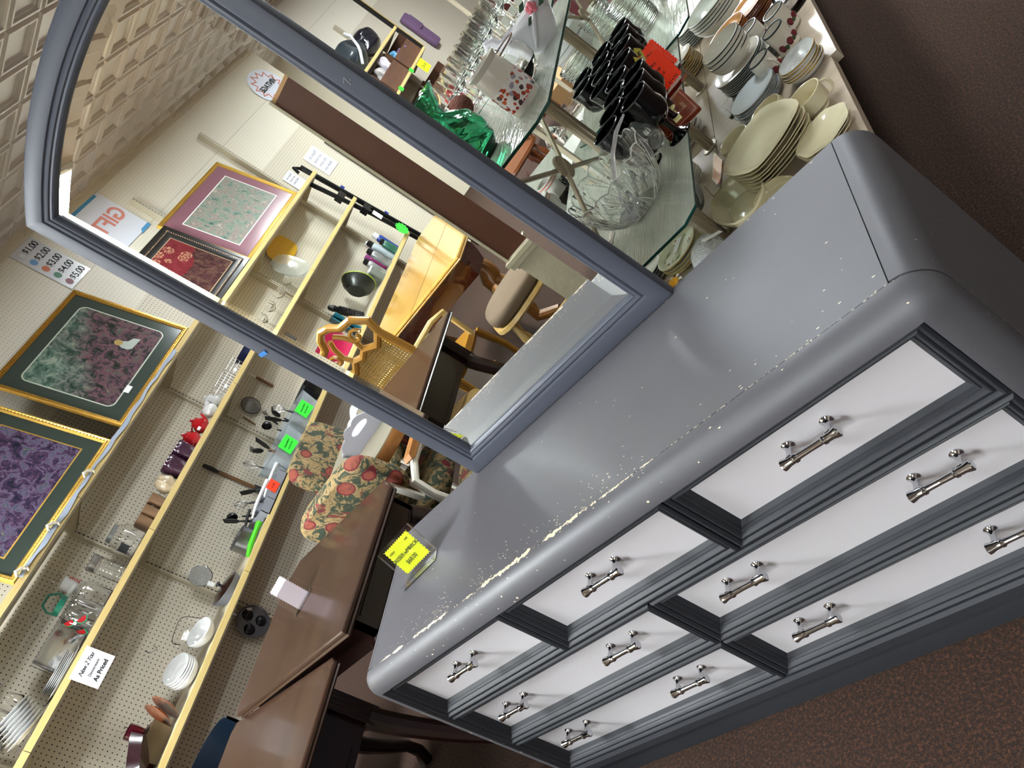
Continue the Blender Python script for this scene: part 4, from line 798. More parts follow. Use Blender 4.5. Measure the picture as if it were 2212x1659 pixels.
# ================================================================ GLASS SHELF DISPLAY BEHIND THE DRESSER
LAM = wood('pale_laminate', 'a39380', 'b8a996', .3, 3, 0)
CT = .352
def counter(lab, x0, x1, y0, y1, z=CT):
    c = thing('display_table', lab, 'display table', ((x0+x1)/2, (y0+y1)/2, 0)); w, d = (x1-x0)/2, (y1-y0)/2
    obj('deck', B().box(-w, -d, z-.034, w, d, z), LAM, c, smooth=False)
    obj('plinth', B().box(-w+.12, -d+.04, 0, w-.16, d-.04, z-.034), mat('dark_recess_panel', '1a1411', .8), c, smooth=False); return c
counter('low pale laminate display table right behind the dresser, under the cream dishes', .203, .668, .48, 1.648)
counter('low pale laminate display table farther back, under the mugs and orange plates', .203, .690, 1.656, 3.9)
counter('low pale laminate display table beyond the wood seam, under the daisy plates', -.55, .199, .48, 1.9, CT-.001)
counter('low pale laminate display table under the striped plate stacks', -.55, .199, 1.905, 3.9, CT-.001)
PX = .175
def post(y, lab):
    p = thing('display_post', lab, 'post', (PX, y, CT)); obj('tube', B().lathe([(.016, 0), (.016, .776)], 10, sq=3), BEIGE2, p, ang=.3)
    for dx in (-.0105, .0105): obj('ridge', B().cbox((.0165, dx, .385), (.004, .005, .77)), BEIGE2, p, smooth=False)
    obj('foot_plate', B().lathe([(0, 0), (.034, 0), (.034, .003), (.030, .005), (0, .005)], 20), BEIGE2, p); return p
for y, lb in ((.66, 'hidden behind the mirror'), (1.24, 'between the punch bowl and the black goblets'), (1.85, 'beside the far black goblets'), (2.38, 'behind the clear textured vases'), (3.0, 'farthest back in the display')): post(y, 'beige slotted display post, '+lb)
def brace(y0, y1, z0, z1, lab):
    b_ = thing('cross_brace', lab, 'cross brace', (PX, (y0+y1)/2, (z0+z1)/2)); d, h = (y1-y0)/2, (z1-z0)/2
    obj('bar', B().tube([(.016, -d, -h), (.016, d, h)], .0065, 6), BEIGE2, b_); obj('bar', B().tube([(-.016+.02, -d, h), (.004, d, -h)], .0065, 6), BEIGE2, b_)
    obj('hub', B().lathe([(0, .01), (.034, .01), (.035, .016), (.032, .020), (0, .021)], 24, M=MT((0, 0, 0), 0, PI/2)), BEIGE2, b_)
brace(.68, 1.22, .80, 1.10, 'beige crossed rods with a round hub between posts above the white mugs')
brace(1.87, 2.36, .80, 1.10, 'beige crossed rods with a round hub between the farther posts')
def gshelf(lab, x0, x1, y0, y1, z, c=.035, name='glass_shelf'):
    g = thing(name, lab, 'glass shelf', ((x0+x1)/2, (y0+y1)/2, z)); w, d = (x1-x0)/2, (y1-y0)/2
    poly = [(-w+c, -d), (w-c, -d), (w, -d+c), (w, d-c), (w-c, d), (-w+c, d), (-w, d-c), (-w, -d+c)]
    obj('pane', B().prism(poly, -.007, 0), PLATEGLASS, g, smooth=False)
    obj('green_edge', B().ring(poly, [(0, -.007), (-.0008, -.0055), (-.0008, -.0015), (0, 0)], lambda u, v, h: (u, v, h)), EDGEGLASS, g, smooth=False); return g
LZ, UZ = .765, 1.135
gshelf('lower glass shelf holding the black goblets and punch bowl', -.085, .438, .585, 1.74, LZ)
gshelf('lower glass shelf farther back holding clear textured vases', -.03, .50, 1.60, 2.9, LZ+.012, .045)
gshelf('upper glass shelf holding the autumn leaf vase and green vase', -.09, .415, .62, 1.50, UZ)
gshelf('upper glass shelf farther back holding the row of crystal stemware', -.35, .30, 1.515, 2.9, UZ)
gshelf('low side glass shelf with white lace doily beyond the posts', -.62, -.02, .9, 2.3, LZ-.06)
for y in (1.24, .66):
    pass
# ---- dishes on the low tables
def stack(name, cat, n, prof, mt, x, y, z, dz, top, rest, grp, n_=32, sq=None, rim=None, lobes=0, amp=0, jit=.004, deco=None, dmt=None):
    me = None
    for k in range(n):
        b = B().lathe(prof, n_, sq=sq, lobes=lobes, amp=amp)
        o = obj(name, b, mt, None, (x+random.uniform(-jit, jit), y+random.uniform(-jit, jit), z+dz*k), (0, 0, .3+.05*k)); tag(o, top if k == n-1 else rest, cat, grp if k < n-1 else None)
        if rim:
            R_, H_ = max(prof, key=lambda q: q[0]); obj('rim_line', B().lathe([(R_+.0006, H_-.003), (R_+.0008, H_+.0005), (R_-.003, H_+.0012)], n_, sq=sq, lobes=lobes, amp=amp, cap=False), rim, o)
        if deco and k == n-1: deco(o)
    return o
GREENRIM = mat('dark_green_rim', '12282a', .3); GOLDRIM = mat('gold_rim', 'c09a3c', .25, .8)
stack('plate', 'plate', 7, plate_prof(.128, .030, .66, .006), CREAMC, .425, 1.370, CT, .0115, 'cream squarish plate on top of the tall cream stack by the dresser corner', 'cream squarish plate beneath the top one in the tall cream stack', 'cream plates in the tall stack', sq=3.2, lobes=8, amp=.012)
def ccup(lab, x, y, rz):
    c = mug('cup', lab, (x, y, CT), .056, .072, CREAMC, rz, hout=.02, cat='cup', fr=.5)
    obj('saucer_foot', B().lathe([(.034, 0), (.036, .003), (.026, .010)], 24), CREAMC, c); return c
ccup('cream footed cup nearest the right edge of the display table', .578, 1.425, .2)
ccup('cream cup between the cream plate stack and the blue grey plates', .454, 1.556, .9); ccup('cream cup left of the cream plate stack', .323, 1.571, -.9)
stack('plate', 'plate', 3, plate_prof(.085, .022, .55, .004), CREAMC, .575, 1.235, CT, .010, 'cream wavy edged saucer on top, peeking out behind the dresser corner', 'cream wavy edged saucer beneath the top one by the dresser corner', 'cream wavy saucers', lobes=7, amp=.035)
one('oval_dish', 'large pale cream oval serving dish beside the plate stack', 'dish', B().lathe(bowl_prof(.115, .045, .5, .005), 40, lobes=8, amp=.015, ex=.78, ey=1.35), CREAMC, (.275, 1.29, CT), .35)
one('oval_dish', 'cream oval dish under the edge of the dresser, nearer the bottle', 'dish', B().lathe(bowl_prof(.085, .04, .5, .005), 40, lobes=8, amp=.02, ex=.8, ey=1.2), CREAMC, (.395, 1.13, CT), .35)
stack('plate', 'plate', 8, plate_prof(.090, .014, .6, .003), mat('blue_white_china', 'c3c9ce', .15, coat=.5), .417, 1.785, CT, .0065, 'pale blue grey floral plate topping the stack behind the cream cups', 'pale blue grey plate lower in the stack behind the cream cups', 'pale blue grey plates', rim=mat('silver_rim', '9aa0a4', .25, .7))
def flowers(cols, r, n, s_, seed, z):
    def f(o):
        random.seed(seed)
        for k in range(n):
            a = random.uniform(0, 2*PI); q = random.uniform(0, r); x, y = q*math.cos(a), q*math.sin(a); b = B(); rr = random.uniform(.6, 1)*s_
            if k % 2: b.lathe([(0, 0), (rr, 0)], 8, (x, y, z), lobes=4, amp=.25)
            else: b.prism([(x-rr, y), (x, y-rr*.35), (x+rr*1.2, y+rr*.2), (x, y+rr*.4)], z, z+.0002)
            obj('painted_flower', b, mat('deco_'+cols[k % len(cols)], cols[k % len(cols)], .4), o, smooth=False)
    return f
stack('bowl', 'bowl', 5, bowl_prof(.068, .026, .5, .003), WHITEC, .596, 1.69, CT, .0105, 'white floral bowl with gold rim on top of the little stack at the table edge', 'white gold rimmed bowl beneath the top one at the table edge', 'gold rimmed little bowls', rim=GOLDRIM, deco=flowers(['a09890', 'b8a8a0', '8c8a80'], .035, 9, .006, 4, .0085))
APP = mat('apple_red', '6c1424', .35); LEAF = mat('leaf_green', '2c4a26', .4)
for k, (x, y, rz, lb) in enumerate([(.492, 1.860, -.9, 'white apple mug nearest the blue grey plates'), (.570, 1.955, 2.3, 'white apple mug behind the gold rimmed bowls'), (.594, 2.085, 2.6, 'white apple mug farthest back by the chrome pot'), (.490, 2.175, 2.2, 'white apple mug half hidden behind the green rimmed bowls')]):
    m_ = mug('mug', lb, (x, y, CT), .0405, .095, mat('warm_white_ceramic', 'ddd8cc', .18, coat=.5), rz, rimmt=GREENRIM, fr=.95)
    for a, z in ((-1.1-rz, .032), (-.35-rz, .034), (-2.0-rz, .03)):
        obj('painted_apple', B().sphere((.039*math.cos(a), .039*math.sin(a), z), .014, 10, 6, (.35+.65*abs(math.sin(a)), .35+.65*abs(math.cos(a)), 1)), APP, m_)
        a2 = a+.38; obj('painted_leaves', B().sphere((.0395*math.cos(a2), .0395*math.sin(a2), z-.005), .010, 8, 5, (.3+.7*abs(math.sin(a2)), .3+.7*abs(math.cos(a2)), .8)), LEAF, m_)
stack('plate', 'plate', 9, plate_prof(.105, .018, .6, .0035), mat('warm_white_ceramic', 'ddd8cc', .18), .405, 2.055, CT, .0075, 'cream plate with dark green rim, just under the bowls', 'cream dark rimmed plate lower in the pile under the bowls', 'dark green rimmed plates under the bowls', rim=GREENRIM)
stack('bowl', 'bowl', 4, bowl_prof(.084, .045, .5, .004), mat('warm_white_ceramic', 'ddd8cc', .18), .417, 2.04, CT+.082, .0155, 'cream bowl with dark green rim on top of the pile', 'cream dark rimmed bowl beneath the top bowl of the pile', 'dark green rimmed bowls', rim=GREENRIM)
stack('plate', 'plate', 5, plate_prof(.07, .014, .6, .003), mat('warm_white_ceramic', 'ddd8cc', .18), .505, 2.07, CT, .008, 'small cream plate with dark green rim between the apple mugs', 'small cream dark rimmed plate lower between the apple mugs', 'small dark green rimmed plates', rim=GREENRIM)
ORP = mat('amber_glaze', 'b5782a', .25, 0, .2, 14, coat=.5); ORB = mat('amber_brown_rim', '6c2c14', .3, coat=.4)
stack('plate', 'plate', 7, plate_prof(.088, .016, .6, .003), ORP, .40, 2.33, CT+.03, .009, 'amber plate with a pink painted flower on top of its stack', 'amber plate beneath the flowered one', 'amber plates in the flowered stack', rim=ORB, deco=flowers(['b8485c', '2c5a3a', 'd88a94', '3a6a4a'], .05, 12, .010, 8, .0085))
stack('plate', 'plate', 8, plate_prof(.09, .016, .6, .003), ORP, .50, 2.42, CT, .009, 'plain amber plate topping the stack behind the apple mugs', 'amber plate lower in the stack behind the apple mugs', 'amber plates with maroon rims', rim=mat('maroon_rim', '541420', .3))
one('amber_bowl', 'amber bowl beneath the flowered amber plates', 'bowl', B().lathe(bowl_prof(.10, .035, .5), 32), ORP, (.40, 2.33, CT), 0)
stack('bowl', 'bowl', 5, bowl_prof(.118, .05, .55, .004), mat('cool_white_china', 'd8dcd4', .15, coat=.5), .365, 2.735, CT+.02, .013, 'wide white floral bowl on top of the stack under the far glass shelf', 'wide white dark rimmed bowl beneath the top one under the far shelf', 'wide white bowls', rim=mat('slate_rim', '303848', .3), deco=flowers(['a07868', 'c0a090'], .09, 8, .007, 3, .012))
cp = thing('chafing_pot', 'chrome pot with a clear lid at the far edge of the display table', 'pot', (.625, 2.23, CT)); obj('pot', B().lathe([(0, 0), (.055, 0), (.062, .01), (.064, .05), (.058, .055), (0, .055)], 28), CHROME, cp); obj('base', B().lathe([(0, 0), (.078, 0), (.08, .004), (.0, .005)], 28), GLASS, cp); obj('handle', B().tube([(-.03, 0, .056), (-.02, 0, .08), (.02, 0, .08), (.03, 0, .056)], .006, 8), DKM, cp)
for k, (x, y, n, r, lb, c, rm) in enumerate([(.150, 2.62, 9, .07, 'gold rimmed white plates seen through the far glass shelf edge', 'warm_white_ceramic', GOLDRIM), (.205, 2.93, 8, .075, 'white bowls at the far end below the glass shelf', 'cool_white_china', GREENRIM), (.10, 2.05, 6, .072, 'white plates beside the middle display post', 'warm_white_ceramic', None), (.075, 1.72, 6, .062, 'small white plates behind the near display post', 'warm_white_ceramic', None)]):
    stack('plate', 'plate', n, plate_prof(r, .016, .6, .003), MC[c], x, y, CT, .010, 'topmost of the '+lb, 'lower one of the '+lb, lb, rim=rm)
gp = thing('fish_dish', 'grey swirled stoneware dish standing on edge beside the near display post', 'dish', (.150, 1.50, CT+.085), rot=(.35, -1.15, .35)); t = NT('swirl_grey'); f = t.new('ShaderNodeTexWave', wave_type='RINGS'); t.put(f, 'Vector', t.co()); t.put(f, 'Scale', 6); t.put(f, 'Distortion', 5); t.set('Base Color', t.ramp(f.outputs['Fac'], [(.3, '5c5e62'), (.7, '9a9a98')])); t.set('Roughness', .12); t.set('Coat Weight', .6)
obj('dish', B().lathe(bowl_prof(.085, .03, .5), 32, ex=1, ey=.75), t.m, gp)
def daisies(o):
    for x, y, s_ in ((-.055, -.02, 1), (.02, .05, .8), (.05, -.035, .9)):
        for k in range(8): a = 2*PI*k/8; obj('painted_petal', B().lathe([(0, 0), (.0065*s_, 0)], 8, (x+.012*s_*math.cos(a), y+.012*s_*math.sin(a), .0085), ex=1, ey=1), mat('petal_white', 'f0eee6', .4), o, smooth=False)
        obj('painted_centre', B().lathe([(0, 0), (.006*s_, 0)], 10, (x, y, .0088)), mat('daisy_centre', 'a85a20', .4), o, smooth=False)
    for x, y in ((-.03, .03), (-.02, -.045), (.055, .02), (-.065, .01), (.0, .065)): obj('painted_leaf', B().prism([(x-.012, y), (x, y-.005), (x+.014, y+.004), (x, y+.006)], .0084, .0086), mat('daisy_leaf', '6c7a34', .5), o, smooth=False)
    obj('price_label', B().prism([(-.03, -.012), (.035, -.012), (.035, .012), (-.03, .012)], .012, .0125, MT((.01, .01, 0), 0, 0, .7)), STICK, o, smooth=False)
stack('plate', 'plate', 4, plate_prof(.084, .015, .62, .003), mat('pale_green_stoneware', 'cfd0b0', .2, coat=.4), .022, 1.32, CT, .012, 'pale green plate painted with daisies, beside the dresser back edge', 'pale green plate with brown rim beneath the daisy plate', 'pale green daisy plates', rim=mat('ochre_rim', 'a8843c', .3), deco=daisies)
stack('plate', 'plate', 4, plate_prof(.055, .014, .62, .003), WHITEC, -.115, 1.36, CT, .012, 'small white saucer with dark green rim touching the mirror frame edge', 'small dark green rimmed saucer below, touching the mirror frame edge', 'dark green rimmed saucers', rim=GREENRIM)
yb = thing('ramekin', 'little yellow bowl with brown and white striped rim by the mirror corner', 'bowl', (-.020, 1.17, CT)); obj('bowl', B().lathe(bowl_prof(.034, .035, .6), 24), mat('yellow_glaze', 'd8a83c', .2, coat=.5), yb)
for k in range(16): a = 2*PI*k/16; obj('rim_stripe', B().cbox((.037, 0, .034), (.010, .012, .006), RZ(a)), mat('stripe_brown', '3c1c1c', .4) if k % 2 else mat('stripe_white', 'e6e0d4', .4), yb, smooth=False)
cb = blob((.155, 1.12, CT), (.055, .085, .05), 31, BAGM, 'bottle_in_bag', 'clear plastic wrapped bottle with a handwritten label behind the dresser edge', 'bottle', amp=.08)
obj('label', B().box(-.03, -.012, .0, .03, .012, .001, MT((.045, .01, .085), 0, .5, .5)), STICK, cb, smooth=False)
stand('price_stand', 'clear price stand with a pink card seen edge on between the cream dishes', (.235, 1.40, CT+.075), -1.3, .10, .085, mat('salmon_card', 'e08078', .6), .09, .075, tilt=-.9)
stand('acrylic_stand', 'empty clear sign stand lying in front of the dark rimmed plates', (.335, 1.93, CT), .3, .12, .08, ACRYL, .09, .07, tilt=-1.2)

# ---- lower glass: black goblets, crystal
gbp = [(0, 0), (.036, 0), (.037, .002), (.020, .008), (.008, .018), (.007, .045), (.012, .056), (.030, .066), (.040, .080), (.042, .100), (.039, .118), (.043, .150), (.0435, .153), (.0405, .151), (.0365, .118), (.039, .098), (.034, .082), (.0, .066)]
gb = B(); n = 28; vs = []
gb.lathe(gbp, n)
gb.v = [(x*(1+(.035*math.sin(9*math.atan2(y, x))*math.sin((z-.06)*55) if .07 < z < .12 and math.hypot(x, y) > .03 else 0)), y*(1+(.035*math.sin(9*math.atan2(y, x))*math.sin((z-.06)*55) if .07 < z < .12 and math.hypot(x, y) > .03 else 0)), z) for x, y, z in gb.v]
G = thing('goblet', 'x', 'goblet', (0, 0, 0), group='black pressed glass goblets'); obj('cup', gb, BLACKG, G); obj('lip', B().lathe([(.0432, .151), (.0438, .1535), (.0425, .1545), (.041, .153)], 28, cap=False), mat('black_lip_sheen', '4a4a4e', .15), G)
gl_ = [(.340, 1.66, 'black pressed glass goblet farthest back, next to the sale tag'), (.352, 1.565, 'black pressed glass goblet directly behind the upper sale tag'), (.253, 1.655, None), (.258, 1.555, None), (.158, 1.645, None), (.169, 1.548, 'black pressed glass goblet at the left end of the back rows'), (.343, 1.255, None), (.411, 1.154, None), (.339, 1.165, None), (.415, 1.080, 'black pressed glass goblet behind the butter trivet, above its candle picture'), (.416, .995, 'black pressed glass goblet closest to the ladle handle tip'), (.327, 1.075, None), (.313, .988, 'black pressed glass goblet nearest the punch bowl'), (.36, 1.35, None), (.27, 1.35, None), (.27, 1.45, None), (.36, 1.46, None)]
for k, (x, y, l) in enumerate(gl_):
    l = l or 'black pressed glass goblet in the middle of the crowded group'
    if k == 0: G.location = (x, y, LZ); G['label'] = l
    else: dup(G, (x, y, LZ), .3*k, l)
def clearthing(name, lab, prof, loc, mt=GLASSR, n=32, **k): return one(name, lab, name.replace('_', ' ').split()[-1], B().lathe(prof, n, **k), mt, loc)
CUT = mat('smooth_crystal', 'fcfefc', .0, trans=.95, ior=1.4)
def cutbowl(r, h, th=.006, n=96, stars=8):
    """thick pressed crystal bowl: long star facets cut into the outside, pointed scallops at the rim"""
    b = B(); m_ = 14; vs = []
    def R(t_): return r*(.42+.58*math.sin(t_*PI/2)**.75)
    for j in range(m_+1):
        t_ = j/m_; z = h*(t_**1.15)
        for i in range(n):
            a = 2*PI*i/n; u = (a*stars/(2*PI)) % 1-.5; w_ = t_*2-1.0
            d = min(abs(u+w_*.5), abs(u-w_*.5), abs(u)*1.4); k = 1-.045*max(0, 1-d*11)
            rim = 1+.03*abs(math.cos(a*stars))*t_; zz = z+(.010*abs(math.cos(a*stars)) if j == m_ else 0)
            vs.append((R(t_)*k*rim*math.cos(a), R(t_)*k*rim*math.sin(a), zz))
    for j in range(m_, 0, -1):
        t_ = j/m_; z = max(th, h*(t_**1.15))
        for i in range(n):
            a = 2*PI*i/n; rim = 1+.03*abs(math.cos(a*stars))*t_; zz = z+(.010*abs(math.cos(a*stars)) if j == m_ else 0); vs.append(((R(t_)-th)*rim*math.cos(a), (R(t_)-th)*rim*math.sin(a), zz))
    L = 2*m_+1; o = len(vs); vs += [(0, 0, 0), (0, 0, th)]
    fs = [(j*n+i, j*n+(i+1) % n, (j+1)*n+(i+1) % n, (j+1)*n+i) for j in range(L-1) for i in range(n)]
    fs += [(o, (i+1) % n, i) for i in range(n)]+[(o+1, (L-1)*n+i, (L-1)*n+(i+1) % n) for i in range(n)]
    return b.add(vs, fs)
pb_ = thing('punch_bowl', 'large cut crystal punch bowl with star facets on the lower glass shelf', 'bowl', (.278, .838, LZ)); obj('bowl', cutbowl(.122, .125), CUT, pb_, ang=.12)
obj('base_ring', B().lathe([(.040, 0), (.052, 0), (.050, .006), (.042, .006)], 32), CUT, pb_)
cl_ = B(); Rb = lambda t_: .122*(.42+.58*math.sin(t_*PI/2)**.75)+.0006
for q in range(8):
    a0 = 2*PI*(q+.5)/8
    for a1_ in (-.36, -.18, 0, .18, .36):
        for t0, t1 in ((.30, .97), (.62, .12)): cl_.tube([(Rb(t0+(t1-t0)*i/5)*math.cos(a0+a1_*i/5), Rb(t0+(t1-t0)*i/5)*math.sin(a0+a1_*i/5), .125*(t0+(t1-t0)*i/5)**1.15) for i in range(6)], .0009, 4)
obj('star_cuts', cl_, mat('cut_glint', 'f4f6f2', .25, trans=.35), pb_)  # whitish tubes along the star cuts paint in the bright facet glints
cl_ = B().tube([(.122*(1+.03*abs(math.cos(a*8)))*math.cos(a), .122*(1+.03*abs(math.cos(a*8)))*math.sin(a), .125+.010*abs(math.cos(a*8))) for a in [2*PI*i/96 for i in range(96)]], .0016, 5, True); obj('rim_edge', cl_, MC['cut_glint'], pb_)
ld = thing('ladle', 'clear plastic ladle with a long curved handle resting in the punch bowl', 'ladle', (.278, .838, LZ))
obj('handle', B().tube([(-.01, -.06, .035), (.005, -.055, .07), (.028, -.035, .11), (.060, -.01, .145), (.095, .02, .165), (.130, .045, .172)], [.0045, .0050, .0056, .0058, .0054, .0028], 8), mat('handle_glass', 'f2f2f6', .06, trans=.6), ld); obj('cup', B().lathe(bowl_prof(.03, .024), 20, (-.015, -.055, .012)), MC['handle_glass'], ld)
pc = thing('punch_cup', 'small cut crystal punch cup hooked on the rim of the punch bowl', 'cup', (.392, .930, LZ+.060), rot=(-1.2, .35, .9)); obj('cup', cutbowl(.042, .058, .004, 60, 6), CUT, pc, ang=.25); obj('base_ring', B().lathe([(.016, -.006), (.024, -.006), (.024, .002), (.016, .002)], 24), CUT, pc); obj('handle', handle_((0, 0, 0), .038, .012, .05, .022, .0035, 1.6), CUT, pc)
clearthing('crystal_plate', 'leaf cut crystal plate lying between the punch bowl and the mirror frame', plate_prof(.095, .02, .5, .005), (.10, .80, LZ), CUT, lobes=14, amp=.02)
tv = thing('trivet_book', 'brown booklet with a pale yellow candle picture on the lower glass shelf', 'booklet', (.412, 1.095, LZ+.006), rot=(.10, .12, .25)); obj('cover', B().prism([(-.05, -.085), (.05, -.085), (.055, -.08), (.055, .08), (.05, .085), (-.05, .085)], 0, .010), mat('rust_brown_print', '6c2c16', .25, 0, .2, 30, coat=.3), tv, smooth=False)
obj('painted_candle', B().prism([(-.010, -.055), (.010, -.055), (.010, .015), (-.010, .015)], .0102, .0108).lathe([(0, 0), (.018, 0)], 16, (0, .035, .0106)), mat('candle_yellow', 'd8cf8a', .4), tv, smooth=False)
obj('border', B().ring([(-.048, -.078), (.048, -.078), (.048, .078), (-.048, .078)], [(0, .0102), (0, .0106), (.0015, .0106), (.0015, .0102)], lambda u, v, h: (u, v, h)), mat('line_tan', 'b08060', .5), tv, smooth=False)
text('writing', 'Butter', .018, mat('line_tan', 'b08060', .5), tv, (.030, -.03, .0108), (0, 0, PI/2), shear=.4)
for k, (x, y, lb) in enumerate([(-.18, 1.60, 'white glass mug with orange rim lines and a black town drawing, upper one'), (-.20, 1.47, 'white glass mug with orange rim lines, partly behind the mirror frame')]):
    m_ = mug('mug', lb, (x, y, LZ-.06), .046, .105, mat('milk_glass', 'dcdcd4', .15, trans=.15, coat=.4), 1.35, fr=.95, hout=.036)
    for z in (.098, .088): obj('orange_line', B().lathe([(.0468, z), (.0472, z+.0015), (.0468, z+.003)], 28, cap=False), mat('orange_line', 'c8604c', .4), m_)
    if k == 0:
        for q in range(12): a = -1.9+.07*q; obj('drawn_town', B().cbox((.0475, 0, .050+.012*math.sin(q*2.4)), (.0008, .0035, .022+.01*math.sin(q*1.7)), RZ(a)), BLACK, m_, smooth=False)
        text('writing', 'Modern', .012, BLACK, m_, (.030, -.037, .075), (PI/2, 0, .6))
# doily and clear figurines on the side shelf
dy = B(); N = 30
dy.prism([(-.13, -.26), (.05, -.26), (.05, .26), (-.13, .26)], 0, .0012)
dl = one('lace_doily', 'white lace doily strip lying on the side glass shelf', 'doily', dy, mat('white_lace', 'e6e6e0', .8), (-.13, 1.90, LZ-.0595), .1, smooth=False)
for k in range(40): 
    y = -.25+.0128*k; obj('cutwork', B().cbox((.035, y, .0014), (.010+.004*math.sin(k*2), .005, .0004)), mat('lace_grey_thread', 'a8a89c', .8), dl, smooth=False) if k < 36 else None  # small greyer bars draw the cutwork pattern of the lace
clearthing('glass_swan', 'clear glass swan shaped dish on the lace doily behind the goblets', [(0, 0), (.04, 0), (.06, .03), (.05, .06), (.055, .11), (.05, .11), (.044, .06), (.05, .03), (0, .006)], (-.10, 2.10, LZ-.058), GLASS, lobes=5, amp=.12)
clearthing('glass_figurine', 'clear twisted glass bird leaning beside the lace doily', [(0, 0), (.03, 0), (.05, .04), (.02, .09), (.035, .13), (.03, .17), (0, .20)], (-.28, 2.18, LZ-.058), GLASS, lobes=3, amp=.2)
one('ceramic_crock', 'white ribbed ceramic crock beyond the far crossed rods', 'crock', B().lathe([(0, 0), (.09, 0), (.10, .02), (.104, .12), (.112, .125), (.112, .14), (.104, .145), (.112, .15), (.108, .19), (.10, .19), (.098, .03), (0, .02)], 36), mat('pale_grey_ceramic', 'b9bdba', .2, coat=.4), (-.12, 2.75, LZ-.06))
for k, (x, y, r, h, lb) in enumerate([(.33, 2.0, .06, .14, 'clear textured glass vase right behind the red sale signs'), (.43, 2.12, .055, .12, 'clear textured glass tumbler at the edge of the far lower shelf'), (.20, 2.15, .06, .17, 'clear pressed glass vase behind the farther post'), (.31, 2.28, .06, .15, 'clear textured bowl at the top edge of the picture'), (.08, 1.95, .055, .15, 'clear cellophane wrapped glass left of the farther post')]):
    one('glass_vase', lb, 'vase', B().lathe([(0, 0), (r*.8, 0), (r*.9, .01), (r, h*.6), (r*1.1, h), (r*1.1-.004, h), (r-.005, h*.6), (r*.8, .012), (0, .01)], 28, lobes=12, amp=.02), (GLASSB, GLASSR)[k % 2], (x, y, LZ+.0125 if y > 1.75 and k != 4 else LZ+.0125))
# red sale signs
RED = mat('neon_red_card', 'f0421c')
def sale(loc, rz, lab, card=True):
    s_, c_, M = stand('sale_sign', lab, loc, rz, .105, .115, RED, .098, .10, tilt=-.30, lip=.03)
    for k, q in enumerate(('Vintage Tiffany', 'Ebony Savings', 'Goblet Set of', '4', )): ontext(q, .0115, -.005, .083-.018*k, s_, M, BLACK, align='CENTER', space=.8)
    ontext('$14.95', .012, .02, .016, s_, M, BLACK, align='CENTER')
    tg = obj('sale_tag', B().prism([(-.022, 0), (.022, 0), (.022, .06), (0, .078), (-.022, .06)], -.006, -.0052, M @ MT((-.032, 0, .065), 0, .35), ax='y'), mat('sale_tag_yellow', 'c8ba3c', .5), s_, smooth=False)
    obj('tag_panel', B().box(-.018, -.0068, .004, .018, -.0062, .038, M @ MT((-.032, 0, .065), 0, .35)), mat('sale_tag_grey', 'c4c0c8', .5), s_, smooth=False)
    M2_ = M @ MT((-.032, 0, .065), 0, .35); ontext('SALE', .0155, 0, .049, s_, M2_, BLACK, align='CENTER', bold=.0006, off=-.0066); ontext('30%\nOFF', .013, 0, .022, s_, M2_, BLACK, align='CENTER', off=-.0072)
    return s_
sale((.405, 1.295, LZ), .10, 'clear stand with red sale card and yellow SALE tag, in front of the goblets')
sale((.398, 1.40, LZ), .30, 'second clear stand with red sale card, directly behind the first')

# ---- upper glass
av = thing('leaf_vase', 'frosted white vase with a printed band of autumn leaves', 'vase', (.318, .835, UZ)); obj('vase', B().lathe([(0, .0), (.040, .0), (.042, .004), (.044, .05), (.044, .095), (.040, .112), (.039, .118), (.047, .132), (.045, .132), (.036, .118), (.040, .09), (.038, .008), (0, .006)], 36), mat('frosted_milk_glass', 'dcd7cc', .22, trans=.25, coat=.3), av)
t = NT('autumn_leaf_print'); v = t.vor(t.co(), 82); r_, g_, b_ = t.xyz(v.outputs['Color']); n = t.noise(t.co(), 120, 2); inside = t.math('LESS_THAN', t.math('ADD', v.outputs['Distance'], t.math('MULTIPLY', n, .5)), .73)
t.set('Base Color', t.mix(inside, 'cfccc8', t.ramp(r_, [(0, '8c2c1c'), (.25, 'a84a1c'), (.45, '3c2424'), (.6, 'b8402c'), (.8, '8a8494'), (1, 'b07a4c')], True))); t.set('Roughness', .3)
obj('leaf_band', B().lathe([(.0446, .016), (.0448, .018), (.0450, .070), (.0446, .072)], 36, cap=False), t.m, av)
gbw = thing('glass_bowl', 'clear round glass bowl with green crochet trim behind the leaf vase', 'bowl', (.285, 1.03, UZ)); obj('bowl', B().lathe([(0, 0), (.035, 0), (.06, .03), (.064, .06), (.055, .085), (.06, .095), (.057, .095), (.052, .084), (.060, .058), (.055, .03), (0, .005)], 32), GLASS, gbw)
for k in range(9): a = -2.6+.16*k; obj('crochet_loop', B().tube([(.066*math.cos(a)+.006*math.cos(q), .066*math.sin(a), .068+.012*math.sin(q)) for q in [2*PI*i/8 for i in range(8)]], .0028, 5, True), mat('sage_yarn', '7c9460', .9), gbw)
obj('silver_edge', B().tube([(.061*math.cos(2*PI*i/32), .061*math.sin(2*PI*i/32), .096) for i in range(32)], .0025, 6, True), mat('rose_silver', 'b09a90', .2, .8), gbw)
